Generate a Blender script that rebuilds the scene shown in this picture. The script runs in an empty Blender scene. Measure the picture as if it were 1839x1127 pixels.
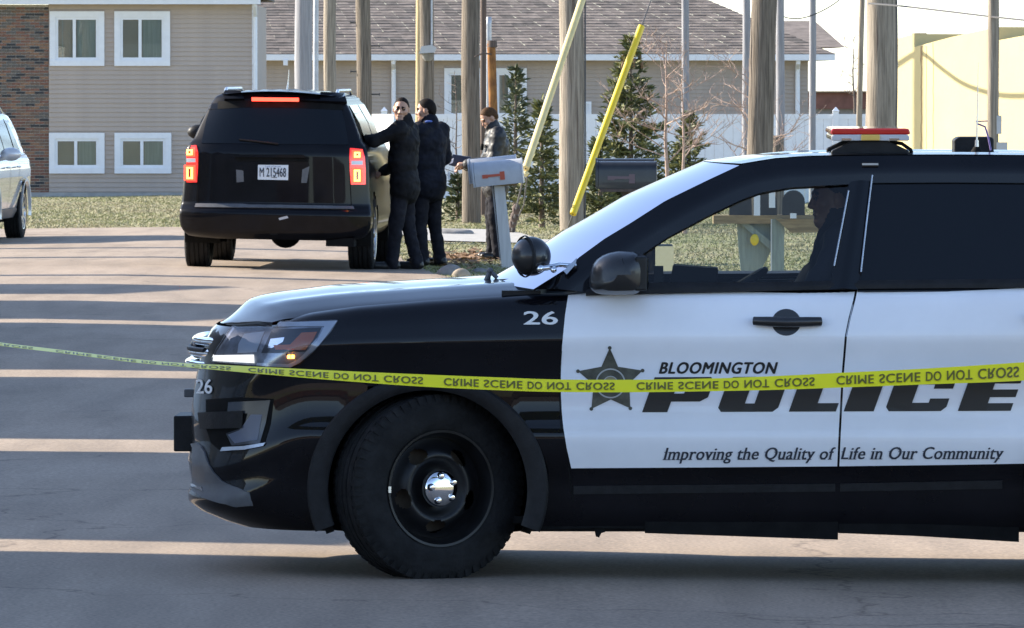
import bpy, bmesh, math, random
import numpy as np
from mathutils import Vector, Matrix
from mathutils.bvhtree import BVHTree

# ------------------------------------------------------------------ camera, sky, sun, exposure
SC = bpy.context.scene
COL = SC.collection
F, CX, CY, CAMZ, HOR = 14000.0, 919.5, 563.5, 2.08, 132.0      # long lens: focal length in photo pixels
PITCH = math.atan((CY - HOR) / F)
cam_d = bpy.data.cameras.new('camera')
cam = bpy.data.objects.new('camera', cam_d); COL.objects.link(cam)
cam.location = (0, 0, CAMZ); cam.rotation_euler = (math.pi / 2 - PITCH, 0, 0)
cam_d.sensor_width = 36; cam_d.lens = F / 1839 * 36
cam_d.clip_start = 0.5; cam_d.clip_end = 8000
cam_d.dof.use_dof = True; cam_d.dof.focus_distance = 32.2; cam_d.dof.aperture_fstop = 80.0
SC.camera = cam
SUN_EL, SUN_AZ = math.radians(27), math.radians(20)     # low sun from the left, a little beyond the scene
sx, sy, sz = -math.cos(SUN_AZ) * math.cos(SUN_EL), math.sin(SUN_AZ) * math.cos(SUN_EL), math.sin(SUN_EL)
sun_d = bpy.data.lights.new('sun', 'SUN'); sun_d.energy = 5.0; sun_d.angle = math.radians(0.53)
sun_d.color = (0.96, 0.87, 0.73)
sun = bpy.data.objects.new('sun', sun_d); COL.objects.link(sun)
sun.rotation_euler = Vector((sx, sy, sz)).to_track_quat('Z', 'Y').to_euler()
W = bpy.data.worlds.new('World'); SC.world = W; W.use_nodes = True
wn = W.node_tree; wn.nodes.clear()
sky = wn.nodes.new('ShaderNodeTexSky'); sky.sky_type = 'NISHITA'; sky.sun_disc = False
sky.sun_elevation = SUN_EL; sky.sun_rotation = math.atan2(sx, sy)
sky.altitude = 240; sky.air_density = 0.65; sky.dust_density = 0.5; sky.ozone_density = 0.3
bg = wn.nodes.new('ShaderNodeBackground'); bg.inputs['Strength'].default_value = 0.15
wo = wn.nodes.new('ShaderNodeOutputWorld')
wn.links.new(sky.outputs[0], bg.inputs[0]); wn.links.new(bg.outputs[0], wo.inputs[0])
vs = SC.view_settings
vs.view_transform = 'Standard'; vs.look = 'None'; vs.exposure = 1.45; vs.gamma = 1; vs.use_curve_mapping = False
SC.cycles.max_bounces = 8; SC.cycles.transparent_max_bounces = 16

# ------------------------------------------------------------------ photo geometry helpers
cP, sP = math.cos(PITCH), math.sin(PITCH)
CAM = Vector((0, 0, CAMZ))
def ray(px, py):
    u = (px - CX) / F; v = (CY - py) / F
    return Vector((u, cP + v * sP, -sP + v * cP))
def at(px, py, Y):
    d = ray(px, py); return CAM + d * (Y / d.y)
def sm(a, b, x):
    t = min(1, max(0, (x - a) / (b - a))); return t * t * (3 - 2 * t)
def gz(x, y):
    t = sm(40, 70, y); c = .010 * (1 - t) + .018 * t; xc = -1.3 * (1 - t) - 4 * t
    z = -c * math.sqrt(min(abs(x - xc), 5.5) ** 2 + .25) + .0114
    return z - .6 * min(1, max(0, (y - 105) / 70)) - .02 * max(0, y - 300)
def gp(px, py):
    """the ground point seen at a pixel"""
    d = ray(px, py); z = 0
    for _ in range(30):
        p = CAM + d * ((z - CAMZ) / d.z); z = gz(p.x, p.y)
    return p
def gbase(px, Y):
    p = at(px, 300, Y); return Vector((p.x, Y, gz(p.x, Y)))

# ------------------------------------------------------------------ materials
MATS = {}
def mat(name, col, rough=.6, metal=0, noise=0, nscale=8, bump=0, bscale=40, col2=None, coat=0, spec=.5, stretch=(1, 1, 1), emit=None, estr=0, coord='Object', detail=6):
    m = bpy.data.materials.new(name); m.use_nodes = True
    nt = m.node_tree; b = nt.nodes['Principled BSDF']
    b.inputs['Roughness'].default_value = rough; b.inputs['Metallic'].default_value = metal
    b.inputs['Coat Weight'].default_value = coat; b.inputs['Coat Roughness'].default_value = .03
    b.inputs['Specular IOR Level'].default_value = spec
    c1 = (*col, 1)
    b.inputs['Base Color'].default_value = c1
    if noise or col2 or bump:
        tc = nt.nodes.new('ShaderNodeTexCoord'); mp = nt.nodes.new('ShaderNodeMapping')
        mp.inputs['Scale'].default_value = stretch
        nt.links.new(tc.outputs[coord], mp.inputs[0])
    if noise or col2:
        n = nt.nodes.new('ShaderNodeTexNoise'); n.inputs['Scale'].default_value = nscale; n.inputs['Detail'].default_value = detail
        n.inputs['Roughness'].default_value = .62
        nt.links.new(mp.outputs[0], n.inputs['Vector'])
        r = nt.nodes.new('ShaderNodeValToRGB')
        c2 = col2 if col2 else tuple(max(0, c * (1 - noise)) for c in col)
        c3 = col if col2 else tuple(min(1, c * (1 + noise)) for c in col)
        r.color_ramp.elements[0].position = .36; r.color_ramp.elements[0].color = (*c2, 1)
        r.color_ramp.elements[1].position = .64; r.color_ramp.elements[1].color = (*c3, 1)
        nt.links.new(n.outputs[0], r.inputs[0]); nt.links.new(r.outputs[0], b.inputs['Base Color'])
    if bump:
        n2 = nt.nodes.new('ShaderNodeTexNoise'); n2.inputs['Scale'].default_value = bscale; n2.inputs['Detail'].default_value = 5
        nt.links.new(mp.outputs[0], n2.inputs['Vector'])
        bp = nt.nodes.new('ShaderNodeBump'); bp.inputs['Strength'].default_value = bump; bp.inputs['Distance'].default_value = .02
        nt.links.new(n2.outputs[0], bp.inputs['Height']); nt.links.new(bp.outputs[0], b.inputs['Normal'])
    if emit:
        b.inputs['Emission Color'].default_value = (*emit, 1); b.inputs['Emission Strength'].default_value = estr
    MATS[name] = m
    return m
def glass(name, tint=(.9, .95, .95), ior=1.45, rough=.0, refl=(1, 1, 1)):
    m = bpy.data.materials.new(name); m.use_nodes = True; nt = m.node_tree; nt.nodes.clear()
    o = nt.nodes.new('ShaderNodeOutputMaterial'); mx = nt.nodes.new('ShaderNodeMixShader')
    fr = nt.nodes.new('ShaderNodeFresnel'); fr.inputs[0].default_value = ior
    t = nt.nodes.new('ShaderNodeBsdfTransparent'); t.inputs[0].default_value = (*tint, 1)
    g = nt.nodes.new('ShaderNodeBsdfGlossy'); g.inputs['Roughness'].default_value = rough; g.inputs['Color'].default_value = (*refl, 1)
    nt.links.new(fr.outputs[0], mx.inputs[0]); nt.links.new(t.outputs[0], mx.inputs[1]); nt.links.new(g.outputs[0], mx.inputs[2])
    nt.links.new(mx.outputs[0], o.inputs[0]); MATS[name] = m
    return m
M = MATS
mat('black_paint', (.004, .004, .006), .3, coat=.62, noise=.25, nscale=3, spec=.05)
mat('low_coat_black_paint', (.005, .005, .007), .35, coat=.33, noise=.3, nscale=3, spec=.05)  # clear coat lowered to cut bright reflections on the vehicle's flank
mat('white_paint', (.84, .84, .86), .32, coat=.6, noise=.035, nscale=2.5)
mat('black_plastic', (.011, .011, .012), .5, spec=.25, noise=.3, nscale=20, bump=.1, bscale=120)
mat('dull_black', (.007, .007, .007), .85, spec=.15, noise=.3, nscale=12)
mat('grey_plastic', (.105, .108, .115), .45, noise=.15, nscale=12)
mat('rubber', (.013, .013, .0135), .75, spec=.2, noise=.35, nscale=14, bump=.25, bscale=60)
mat('steel_wheel', (.007, .007, .008), .38, spec=.35, noise=.4, nscale=10)
mat('chrome', (.82, .83, .85), .07, metal=1)
mat('alloy', (.55, .55, .56), .25, metal=.9, noise=.1)
mat('galvanised', (.42, .44, .48), .5, metal=.35, noise=.12, nscale=6)
mat('decal_black', (.014, .014, .014), .35)
mat('decal_white', (.75, .75, .74), .4)
mat('decal_slogan', (.03, .035, .05), .4)
mat('star_metal', (.085, .085, .065), .35, metal=.2, noise=.35, nscale=20)
mat('star_light', (.42, .42, .40), .35)
mat('star_gold', (.26, .23, .12), .4)
mat('red_lens', (.55, .02, .015), .12, coat=1)
mat('amber_lens', (.75, .50, .12), .15, coat=1)
mat('clear_lens', (.55, .56, .58), .12, coat=1)
mat('brake_glow', (.8, .03, .02), .3, emit=(1, .05, .02), estr=1.3)
mat('brake_core', (1, .3, .05), .3, emit=(1, .26, .04), estr=4.5)
mat('brake_bar', (1, .08, .05), .3, emit=(1, .05, .025), estr=2.0)
mat('tail_red', (.30, .012, .012), .12, coat=1)
mat('amber_led', (1, .5, .1), .3, emit=(1, .38, .05), estr=5)
mat('amber_reflector', (.42, .11, .035), .25, coat=.6)
mat('lamp_bowl', (.30, .32, .36), .22, metal=.6, noise=.3, nscale=18)
mat('lamp_dark', (.05, .055, .065), .2, metal=.3)
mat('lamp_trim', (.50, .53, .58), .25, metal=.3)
mat('plate_white', (.72, .75, .78), .45)
mat('interior', (.008, .008, .009), .75, spec=.2)
mat('tint_glass', (.004, .005, .007), .05, spec=.35)
glass('windshield_glass', (.12, .14, .15), 1.38, refl=(.62, .60, .66))
glass('clear_glass', (.86, .90, .89), 1.45)
glass('lens_glass', (.9, .92, .95), 1.45)
mat('tape_yellow', (.80, .72, .010), .30, spec=.4)
mat('tape_print', (.13, .11, .01), .4)
mat('tape_pale', (.62, .66, .58), .3)
mat('silver_paint', (.62, .62, .62), .25, metal=.25, coat=1, noise=.04)
mat('house_glass', (.05, .055, .058), .08, noise=.5, nscale=1.5)
mat('curtain', (.42, .42, .39), .8, noise=.12, nscale=3, stretch=(8, 8, .4))
mat('vinyl_white', (.76, .77, .80), .45, noise=.03)
mat('siding_tan', (.42, .345, .292), .62, noise=.05, nscale=3)
mat('siding_grey', (.385, .32, .27), .62, noise=.06, nscale=3)
mat('mortar', (.47, .43, .39), .9, noise=.15, nscale=20)
BR = [mat('brick_red', (.175, .085, .06), .85, noise=.25, nscale=18), mat('brick_brown', (.15, .095, .07), .85, noise=.25, nscale=18),
      mat('brick_tan', (.215, .12, .075), .85, noise=.25, nscale=18), mat('brick_grey', (.11, .095, .085), .85, noise=.25, nscale=18),
      mat('brick_dark', (.035, .034, .038), .8, noise=.25, nscale=18)]
mat('concrete', (.34, .33, .31), .85, noise=.12, nscale=5, bump=.3, bscale=30)
mat('shingle', (.155, .13, .115), .9, noise=.38, nscale=3.0, stretch=(1, 3, 3), bump=.3, bscale=30)
mat('yellow_stucco', (.56, .46, .235), .9, noise=.035, nscale=1.2, bump=.15, bscale=25)
mat('dark_coping', (.12, .085, .05), .8, noise=.2)
mat('crack_stain', (.30, .21, .11), .9)
mat('far_brick', (.16, .075, .06), .9, noise=.2, nscale=2)
mat('far_grey', (.20, .19, .185), .9, noise=.1)
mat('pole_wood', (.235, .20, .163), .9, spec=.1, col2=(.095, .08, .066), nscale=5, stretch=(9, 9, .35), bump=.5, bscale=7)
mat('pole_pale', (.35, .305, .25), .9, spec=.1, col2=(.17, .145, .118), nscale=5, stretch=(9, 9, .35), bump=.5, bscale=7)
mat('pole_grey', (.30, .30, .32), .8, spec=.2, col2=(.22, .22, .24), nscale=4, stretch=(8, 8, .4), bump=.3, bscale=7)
mat('pole_dark', (.13, .09, .075), .85, col2=(.08, .06, .05), nscale=5, stretch=(9, 9, .4))
mat('pole_tan', (.52, .40, .22), .85, col2=(.36, .27, .14), nscale=5, stretch=(9, 9, .35), bump=.4, bscale=7)
mat('rust', (.34, .16, .055), .85, spec=.1, col2=(.16, .075, .035), nscale=6, stretch=(3, 3, 1.0))
mat('guy_yellow', (.72, .52, .02), .4, noise=.08, nscale=3)
mat('guy_pale', (.66, .54, .25), .45, noise=.1, nscale=3)
mat('wire', (.06, .06, .065), .6)
mat('mailbox_grey', (.46, .47, .49), .42, metal=.2, noise=.06)
mat('mailbox_black', (.014, .014, .015), .35, coat=.3, noise=.3)
mat('flag_red', (.55, .10, .05), .5)
mat('flag_faded', (.16, .11, .12), .6)
mat('post_white', (.62, .61, .60), .6, noise=.08, nscale=6, stretch=(6, 6, .6))
mat('board_wood', (.34, .24, .12), .8, col2=(.20, .14, .07), nscale=5, stretch=(1, 8, 8))
mat('post_green', (.26, .29, .25), .8, noise=.15, nscale=6, stretch=(6, 6, .6))
mat('bark', (.16, .12, .09), .9, noise=.3, nscale=15)
mat('twig', (.36, .26, .21), .8, noise=.25, nscale=8)
mat('twig_dark', (.13, .10, .085), .85, noise=.25, nscale=8)
mat('needles', (.115, .130, .048), .6, col2=(.060, .075, .030), nscale=2.2)
mat('needles_light', (.26, .25, .085), .6, col2=(.13, .14, .05), nscale=2.2)
mat('needles_blue', (.12, .14, .075), .6, col2=(.06, .078, .045), nscale=2.2)
mat('cone_brown', (.20, .12, .06), .8)
mat('rock_grey', (.20, .195, .19), .9, noise=.25, nscale=6, bump=.6, bscale=8)
mat('rock_tan', (.36, .30, .23), .9, noise=.2, nscale=6, bump=.5, bscale=8)
mat('leaf_brown', (.22, .13, .07), .8, noise=.4, nscale=30)
mat('jacket', (.010, .010, .012), .75, spec=.12, noise=.3, nscale=10, bump=.35, bscale=14)
mat('jacket_navy', (.009, .010, .016), .75, spec=.12, noise=.3, nscale=10, bump=.35, bscale=14)
mat('jacket_sheen', (.022, .022, .024), .5, spec=.35, noise=.3, nscale=10, bump=.35, bscale=14)
mat('trousers', (.014, .014, .019), .8, spec=.12, noise=.25, nscale=10, bump=.3, bscale=12)
mat('shoe', (.008, .008, .008), .4)
mat('skin', (.42, .235, .16), .5, noise=.1, nscale=16)
mat('skin_dark', (.16, .085, .055), .5, noise=.1, nscale=16)  # darker copy of the skin colour, used for the driver
mat('hair_dark', (.014, .010, .008), .7, spec=.1, noise=.4, nscale=60)
mat('hair_brown', (.075, .038, .018), .7, spec=.1, noise=.4, nscale=60)
mat('eye_dark', (.015, .012, .012), .3)
mat('collar_blue', (.08, .14, .42), .7)
mat('patch_blue', (.16, .20, .36), .6, noise=.5, nscale=30)
mat('folder_navy', (.022, .028, .055), .5)
mat('paper', (.75, .76, .80), .7)
mat('paper_sign', (.70, .66, .66), .7, noise=.12, nscale=12)
mat('purple', (.20, .14, .34), .6)
mat('garage_wall', (.5, .48, .44), .7, noise=.06)

def ground_mat():
    m = bpy.data.materials.new('lawn'); m.use_nodes = True; nt = m.node_tree; b = nt.nodes['Principled BSDF']
    b.inputs['Roughness'].default_value = .95
    tc = nt.nodes.new('ShaderNodeTexCoord')
    n1 = nt.nodes.new('ShaderNodeTexNoise'); n1.inputs['Scale'].default_value = .35; n1.inputs['Detail'].default_value = 5
    n2 = nt.nodes.new('ShaderNodeTexNoise'); n2.inputs['Scale'].default_value = 6; n2.inputs['Detail'].default_value = 6
    mx = nt.nodes.new('ShaderNodeMath'); mx.operation = 'ADD'
    nt.links.new(tc.outputs['Object'], n1.inputs['Vector']); nt.links.new(tc.outputs['Object'], n2.inputs['Vector'])
    nt.links.new(n1.outputs[0], mx.inputs[0]); nt.links.new(n2.outputs[0], mx.inputs[1])
    hv = nt.nodes.new('ShaderNodeMath'); hv.operation = 'MULTIPLY'; hv.inputs[1].default_value = .5
    nt.links.new(mx.outputs[0], hv.inputs[0])
    r = nt.nodes.new('ShaderNodeValToRGB'); e = r.color_ramp.elements
    e[0].position = .38; e[0].color = (.15, .155, .06, 1)
    e[1].position = .62; e[1].color = (.31, .255, .15, 1)
    e2 = e.new(.5); e2.color = (.225, .205, .10, 1)
    nt.links.new(hv.outputs[0], r.inputs[0]); nt.links.new(r.outputs[0], b.inputs['Base Color'])
    MATS['lawn'] = m
ground_mat()
def road_mat():
    m = bpy.data.materials.new('asphalt'); m.use_nodes = True; nt = m.node_tree; b = nt.nodes['Principled BSDF']
    b.inputs['Roughness'].default_value = .82; b.inputs['Specular IOR Level'].default_value = .4
    tc = nt.nodes.new('ShaderNodeTexCoord')
    def noise(s, st=(1, 1, 1), d=6):
        mp = nt.nodes.new('ShaderNodeMapping'); mp.inputs['Scale'].default_value = st
        nt.links.new(tc.outputs['Object'], mp.inputs[0])
        n = nt.nodes.new('ShaderNodeTexNoise'); n.inputs['Scale'].default_value = s; n.inputs['Detail'].default_value = d
        nt.links.new(mp.outputs[0], n.inputs['Vector']); return n
    a = noise(.5, (1, .6, 1)); g = noise(55, d=3); s = noise(3, (1, .12, 1), 4)
    def ramp(src, p0, c0, p1, c1):
        r = nt.nodes.new('ShaderNodeValToRGB'); e = r.color_ramp.elements
        e[0].position = p0; e[0].color = (*c0, 1); e[1].position = p1; e[1].color = (*c1, 1)
        nt.links.new(src, r.inputs[0]); return r
    r1 = ramp(a.outputs[0], .3, (.272, .213, .160), .7, (.324, .258, .200))
    r2 = ramp(g.outputs[0], .36, (.72, .72, .72), .66, (1.18, 1.17, 1.15))
    r3 = ramp(s.outputs[0], .35, (.84, .84, .84), .6, (1.05, 1.05, 1.05))
    def mul(x, y):
        k = nt.nodes.new('ShaderNodeMix'); k.data_type = 'RGBA'; k.blend_type = 'MULTIPLY'; k.inputs['Factor'].default_value = 1
        nt.links.new(x, k.inputs['A']); nt.links.new(y, k.inputs['B']); return k.outputs['Result']
    nt.links.new(mul(mul(r1.outputs[0], r2.outputs[0]), r3.outputs[0]), b.inputs['Base Color'])
    vo = nt.nodes.new('ShaderNodeTexVoronoi'); vo.feature = 'DISTANCE_TO_EDGE'; vo.inputs['Scale'].default_value = .22
    wv = nt.nodes.new('ShaderNodeVectorMath'); wv.operation = 'MULTIPLY_ADD'; wn_ = noise(2.2, d=5)
    nt.links.new(wn_.outputs['Color'], wv.inputs[0]); wv.inputs[1].default_value = (.9, .9, 0); nt.links.new(tc.outputs['Object'], wv.inputs[2]); nt.links.new(wv.outputs[0], vo.inputs['Vector'])
    rc = ramp(vo.outputs['Distance'], .0008, (.55, .53, .52), .0045, (1, 1, 1))
    b_in = mul(mul(mul(r1.outputs[0], r2.outputs[0]), r3.outputs[0]), rc.outputs[0])
    st = noise(1.1, (1, .35, 1), 5); rs = ramp(st.outputs[0], .60, (1, 1, 1), .72, (.80, .80, .80))
    nt.links.new(mul(b_in, rs.outputs[0]), b.inputs['Base Color'])
    bp = nt.nodes.new('ShaderNodeBump'); bp.inputs['Strength'].default_value = .35; bp.inputs['Distance'].default_value = .01
    nt.links.new(g.outputs[0], bp.inputs['Height']); nt.links.new(bp.outputs[0], b.inputs['Normal'])
    MATS['asphalt'] = m
road_mat()

# ------------------------------------------------------------------ mesh helpers
RND = random.Random(7)
def new_mesh(name, V, Fs, mats, smooth=False, idx=None):
    me = bpy.data.meshes.new(name); me.from_pydata([tuple(v) for v in V], [], [tuple(f) for f in Fs])
    for m in (mats if isinstance(mats, (list, tuple)) else [mats]):
        me.materials.append(MATS[m] if isinstance(m, str) else m)
    if idx is not None: me.polygons.foreach_set('material_index', idx)
    if smooth: me.polygons.foreach_set('use_smooth', [True] * len(me.polygons))
    me.validate(); me.update()
    return me
def link(name, me, parent=None, loc=None, rot=None):
    o = bpy.data.objects.new(name, me); COL.objects.link(o)
    if parent: o.parent = parent
    if loc is not None: o.location = loc
    if rot is not None: o.rotation_euler = rot
    return o
def tag(o, label=None, cat=None, group=None, kind=None):
    if label: o['label'] = label
    if cat: o['category'] = cat
    if group: o['group'] = group
    if kind: o['kind'] = kind
    return o
def thing(name, loc, label, cat, group=None, rotz=0, rot=None):
    o = link(name, None, None, loc, rot if rot else (0, 0, rotz)); o.empty_display_size = .2
    return tag(o, label, cat, group)
class MB:
    """collects shapes into one mesh"""
    def __init__(s): s.V = []; s.F = []; s.I = []
    def add(s, V, Fs, mi=0):
        o = len(s.V); s.V += [tuple(v) for v in V]; s.F += [tuple(i + o for i in f) for f in Fs]; s.I += [mi] * len(Fs); return s
    def box(s, x0, x1, y0, y1, z0, z1, mi=0):
        V = [(x, y, z) for x in (x0, x1) for y in (y0, y1) for z in (z0, z1)]
        return s.add(V, [(0, 1, 3, 2), (4, 6, 7, 5), (0, 4, 5, 1), (2, 3, 7, 6), (0, 2, 6, 4), (1, 5, 7, 3)], mi)
    def tube(s, pts, rad, n=10, mi=0, cap=True):
        pts = [Vector(p) for p in pts]
        if not isinstance(rad, (list, tuple)): rad = [rad] * len(pts)
        V = []; Fs = []; prev = None
        for i, p in enumerate(pts):
            t = (pts[min(i + 1, len(pts) - 1)] - pts[max(i - 1, 0)]).normalized()
            if prev is None:
                u = t.orthogonal().normalized()
            else:
                u = (prev - t * prev.dot(t)).normalized()
            prev = u; v = t.cross(u)
            for k in range(n):
                a = 2 * math.pi * k / n; V.append(p + (u * math.cos(a) + v * math.sin(a)) * rad[i])
        for i in range(len(pts) - 1):
            for k in range(n):
                Fs.append((i * n + k, i * n + (k + 1) % n, (i + 1) * n + (k + 1) % n, (i + 1) * n + k))
        if cap:
            Fs.append(tuple(range(n - 1, -1, -1))); Fs.append(tuple((len(pts) - 1) * n + k for k in range(n)))
        return s.add(V, Fs, mi)
    def prism(s, poly, d, ax=1, mi=0):
        """poly of 3-D points extruded by vector d"""
        d = Vector(d); n = len(poly); P = [Vector(p) for p in poly]
        V = P + [p + d for p in P]
        Fs = [tuple(range(n)), tuple(range(2 * n - 1, n - 1, -1))] + [(i, i + n, (i + 1) % n + n, (i + 1) % n) for i in range(n)]
        return s.add(V, Fs, mi)
    def lathe(s, prof, n=32, axis='y', mi=0, c=(0, 0, 0)):
        """prof: (radius, offset along axis)"""
        V = []; Fs = []
        for r, h in prof:
            for k in range(n):
                a = 2 * math.pi * k / n; q, w = r * math.cos(a), r * math.sin(a)
                V.append({'y': (c[0] + q, c[1] + h, c[2] + w), 'z': (c[0] + q, c[1] + w, c[2] + h), 'x': (c[0] + h, c[1] + q, c[2] + w)}[axis])
        for i in range(len(prof) - 1):
            for k in range(n): Fs.append((i * n + k, i * n + (k + 1) % n, (i + 1) * n + (k + 1) % n, (i + 1) * n + k))
        return s.add(V, Fs, mi)
    def sphere(s, c, r, n=16, m=10, mi=0):
        r = r if isinstance(r, (tuple, list)) else (r, r, r); V = []; Fs = []
        for i in range(m + 1):
            t = math.pi * i / m
            for k in range(n):
                a = 2 * math.pi * k / n
                V.append((c[0] + r[0] * math.sin(t) * math.cos(a), c[1] + r[1] * math.sin(t) * math.sin(a), c[2] + r[2] * math.cos(t)))
        for i in range(m):
            for k in range(n): Fs.append((i * n + k, (i + 1) * n + k, (i + 1) * n + (k + 1) % n, i * n + (k + 1) % n))
        return s.add(V, Fs, mi)
    def grid(s, rows, mi=0, flip=False):
        V = [p for r in rows for p in r]; w = len(rows[0]); Fs = []
        for i in range(len(rows) - 1):
            for k in range(w - 1):
                f = (i * w + k, i * w + k + 1, (i + 1) * w + k + 1, (i + 1) * w + k); Fs.append(f[::-1] if flip else f)
        return s.add(V, Fs, mi)
    def build(s, name, mats, parent=None, smooth=False, loc=None, rot=None, bevel=0, auto=True):
        me = new_mesh(name, s.V, s.F, mats, smooth, s.I)
        if smooth and auto: sharp(me)
        o = link(name, me, parent, loc, rot)
        if bevel:
            md = o.modifiers.new('bevel', 'BEVEL'); md.width = bevel; md.segments = 2; md.limit_method = 'ANGLE'
        return o
def sharp(me, ang=38):
    bm = bmesh.new(); bm.from_mesh(me); bmesh.ops.remove_doubles(bm, verts=bm.verts, dist=1e-5)
    for e in bm.edges:
        e.smooth = not (len(e.link_faces) == 2 and e.calc_face_angle(0) > math.radians(ang))
    bm.to_mesh(me); bm.free()
def flat_poly_mesh(polys, step, uniq=True):
    """2-D polygons -> list of verts, faces, cut on a grid of the given step"""
    bm = bmesh.new()
    for p in polys:
        vs_ = [bm.verts.new((x, y, 0)) for x, y in p]; bm.faces.new(vs_)
    xs = [v.co.x for v in bm.verts]; ys = [v.co.y for v in bm.verts]
    sx_, sy_ = step if isinstance(step, (tuple, list)) else (step, step)
    for lo, hi, s_, no in ((min(xs), max(xs), sx_, (1, 0, 0)), (min(ys), max(ys), sy_, (0, 1, 0))):
        c = math.ceil(lo / s_ + 1e-6) * s_
        while c < hi:
            co = (c, 0, 0) if no[0] else (0, c, 0)
            bmesh.ops.bisect_plane(bm, geom=bm.verts[:] + bm.edges[:] + bm.faces[:], plane_co=co, plane_no=no, dist=1e-5)
            c += s_
    bmesh.ops.triangulate(bm, faces=[f for f in bm.faces if len(f.verts) > 4])
    bmesh.ops.recalc_face_normals(bm, faces=bm.faces[:])
    return bm
def smooth_curve(pts, n, closed=False):
    """Catmull-Rom through pts, n samples per segment"""
    P = [Vector(p) for p in pts]; out = []; N = len(P)
    for i in range(N if closed else N - 1):
        p0, p1, p2, p3 = (P[(i + k) % N] if closed else P[min(max(i + k, 0), N - 1)] for k in (-1, 0, 1, 2))
        for k in range(n):
            t = k / n
            out.append(.5 * ((2 * p1) + (p2 - p0) * t + (2 * p0 - 5 * p1 + 4 * p2 - p3) * t * t + (3 * p1 - p0 - 3 * p2 + p3) * t ** 3))
    if not closed: out.append(P[-1])
    return out
def interp(tab, x):
    if x <= tab[0][0]: return tab[0][1]
    for (a, b), (c, d) in zip(tab, tab[1:]):
        if x <= c: return b + (d - b) * (x - a) / (c - a)
    return tab[-1][1]
def text_geo(body, shear=0, bold=0, space=1.0, res=4):
    """outline text -> unit-box verts (u, v, layer) and faces; bold = stroke gain, laid as overlapping layers a hair apart"""
    cu = bpy.data.curves.new('txt', 'FONT'); cu.body = body; cu.shear = shear; cu.space_character = space
    cu.resolution_u = res; cu.fill_mode = 'FRONT'
    o = bpy.data.objects.new('txt', cu); COL.objects.link(o)
    dg = bpy.context.evaluated_depsgraph_get(); dg.update()
    me = o.evaluated_get(dg).to_mesh()
    B = [v.co.copy() for v in me.vertices]; BF = [tuple(p.vertices) for p in me.polygons]
    o.evaluated_get(dg).to_mesh_clear(); bpy.data.objects.remove(o); bpy.data.curves.remove(cu)
    V = []; Fs = []
    for k, (dx, dy) in enumerate(((0, 0), (1, .3), (-1, -.3), (.4, -.6), (-.4, .6)) if bold else ((0, 0),)):
        n = len(V); V += [(v.x + dx * bold, v.y + dy * bold, k) for v in B]; Fs += [tuple(i + n for i in f) for f in BF]
    us = {i for f in Fs for i in f}
    x0 = min(V[i][0] for i in us); x1 = max(V[i][0] for i in us); y0 = min(V[i][1] for i in us); y1 = max(V[i][1] for i in us)
    return [((v[0] - x0) / (x1 - x0), (v[1] - y0) / (y1 - y0), v[2]) for v in V], Fs
class Surf:
    """a vehicle's skin in its own frame, to lay traced panels on along the photo's rays"""
    def __init__(s, root_mw): s.mw = root_mw; s.inv = root_mw.inverted(); s.o = s.inv @ CAM; s.bvh = None
    def set(s, V, Fs): s.bvh = BVHTree.FromPolygons([tuple(v) for v in V], [tuple(f) for f in Fs])
    def dir(s, px, py): return (s.inv.to_3x3() @ ray(px, py)).normalized()
    def hit(s, px, py):
        l, n, i, d = s.bvh.ray_cast(s.o, s.dir(px, py))
        if l is None: return None, None
        if n.dot(s.dir(px, py)) > 0: n = -n
        return l, n
    def plane(s, px, py, y):
        d = s.dir(px, py); return s.o + d * ((y - s.o.y) / d.y)
    def planex(s, px, py, x):
        d = s.dir(px, py); return s.o + d * ((x - s.o.x) / d.x)
    def panel(s, name, poly, m, parent, off=.004, rim=.012, step=18, smooth=True, mirror=False, ref=None):
        bm = flat_poly_mesh([poly], step); V = []; N = []; last = None; bad = set()
        for v in bm.verts:
            l, n = s.hit(v.co.x, v.co.y)
            if l is None: bad.add(v.index); l, n = (last if last else (Vector((0, 0, 0)), Vector((0, -1, 0))))
            last = (l, n); V.append(l); N.append(n)
        bm.verts.index_update()
        for v in bm.verts: v.co = V[v.index] + N[v.index] * off
        if bad: bmesh.ops.delete(bm, geom=[v for v in bm.verts if v.index in bad], context='VERTS')
        bmesh.ops.recalc_face_normals(bm, faces=bm.faces[:])
        fs = bm.faces[:]
        if fs:
            f = max(fs, key=lambda q: q.calc_area())
            if f.normal.dot(s.o - f.calc_center_median()) < 0: bmesh.ops.reverse_faces(bm, faces=bm.faces[:])
        if rim:
            be = [e for e in bm.edges if len(e.link_faces) == 1]
            r = bmesh.ops.extrude_edge_only(bm, edges=be)
            cen = sum(N, Vector()) / len(N)
            for v in [g for g in r['geom'] if isinstance(g, bmesh.types.BMVert)]: v.co -= cen.normalized() * rim
        me = bpy.data.meshes.new(name); bm.to_mesh(me); bm.free()
        me.materials.append(MATS[m])
        if smooth: me.polygons.foreach_set('use_smooth', [True] * len(me.polygons)); sharp(me, 50)
        o = link(name, me, parent)
        if mirror: mirror_y(o, name, parent)
        return o
    def decal(s, name, V, Fs, x0, y0, x1, y1, m, parent, off=.0065, skew=0):
        """unit-box geometry laid in the pixel box (x0,y0 top-left, x1,y1 bottom-right); skew = pixels the right end is lower"""
        out = []
        for u, v, k in V:
            l, n = s.hit(x0 + (x1 - x0) * u, y1 + (y0 - y1) * v + skew * u)
            out.append(l + n * (off + k * .0004) if l is not None else Vector((0, 0, .3)))
        return link(name, new_mesh(name, out, Fs, m), parent)
def mirror_y(o, name, parent):
    me = o.data.copy()
    for v in me.vertices: v.co.y = -v.co.y
    me.flip_normals(); c = link(name, me, parent); return c
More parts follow.
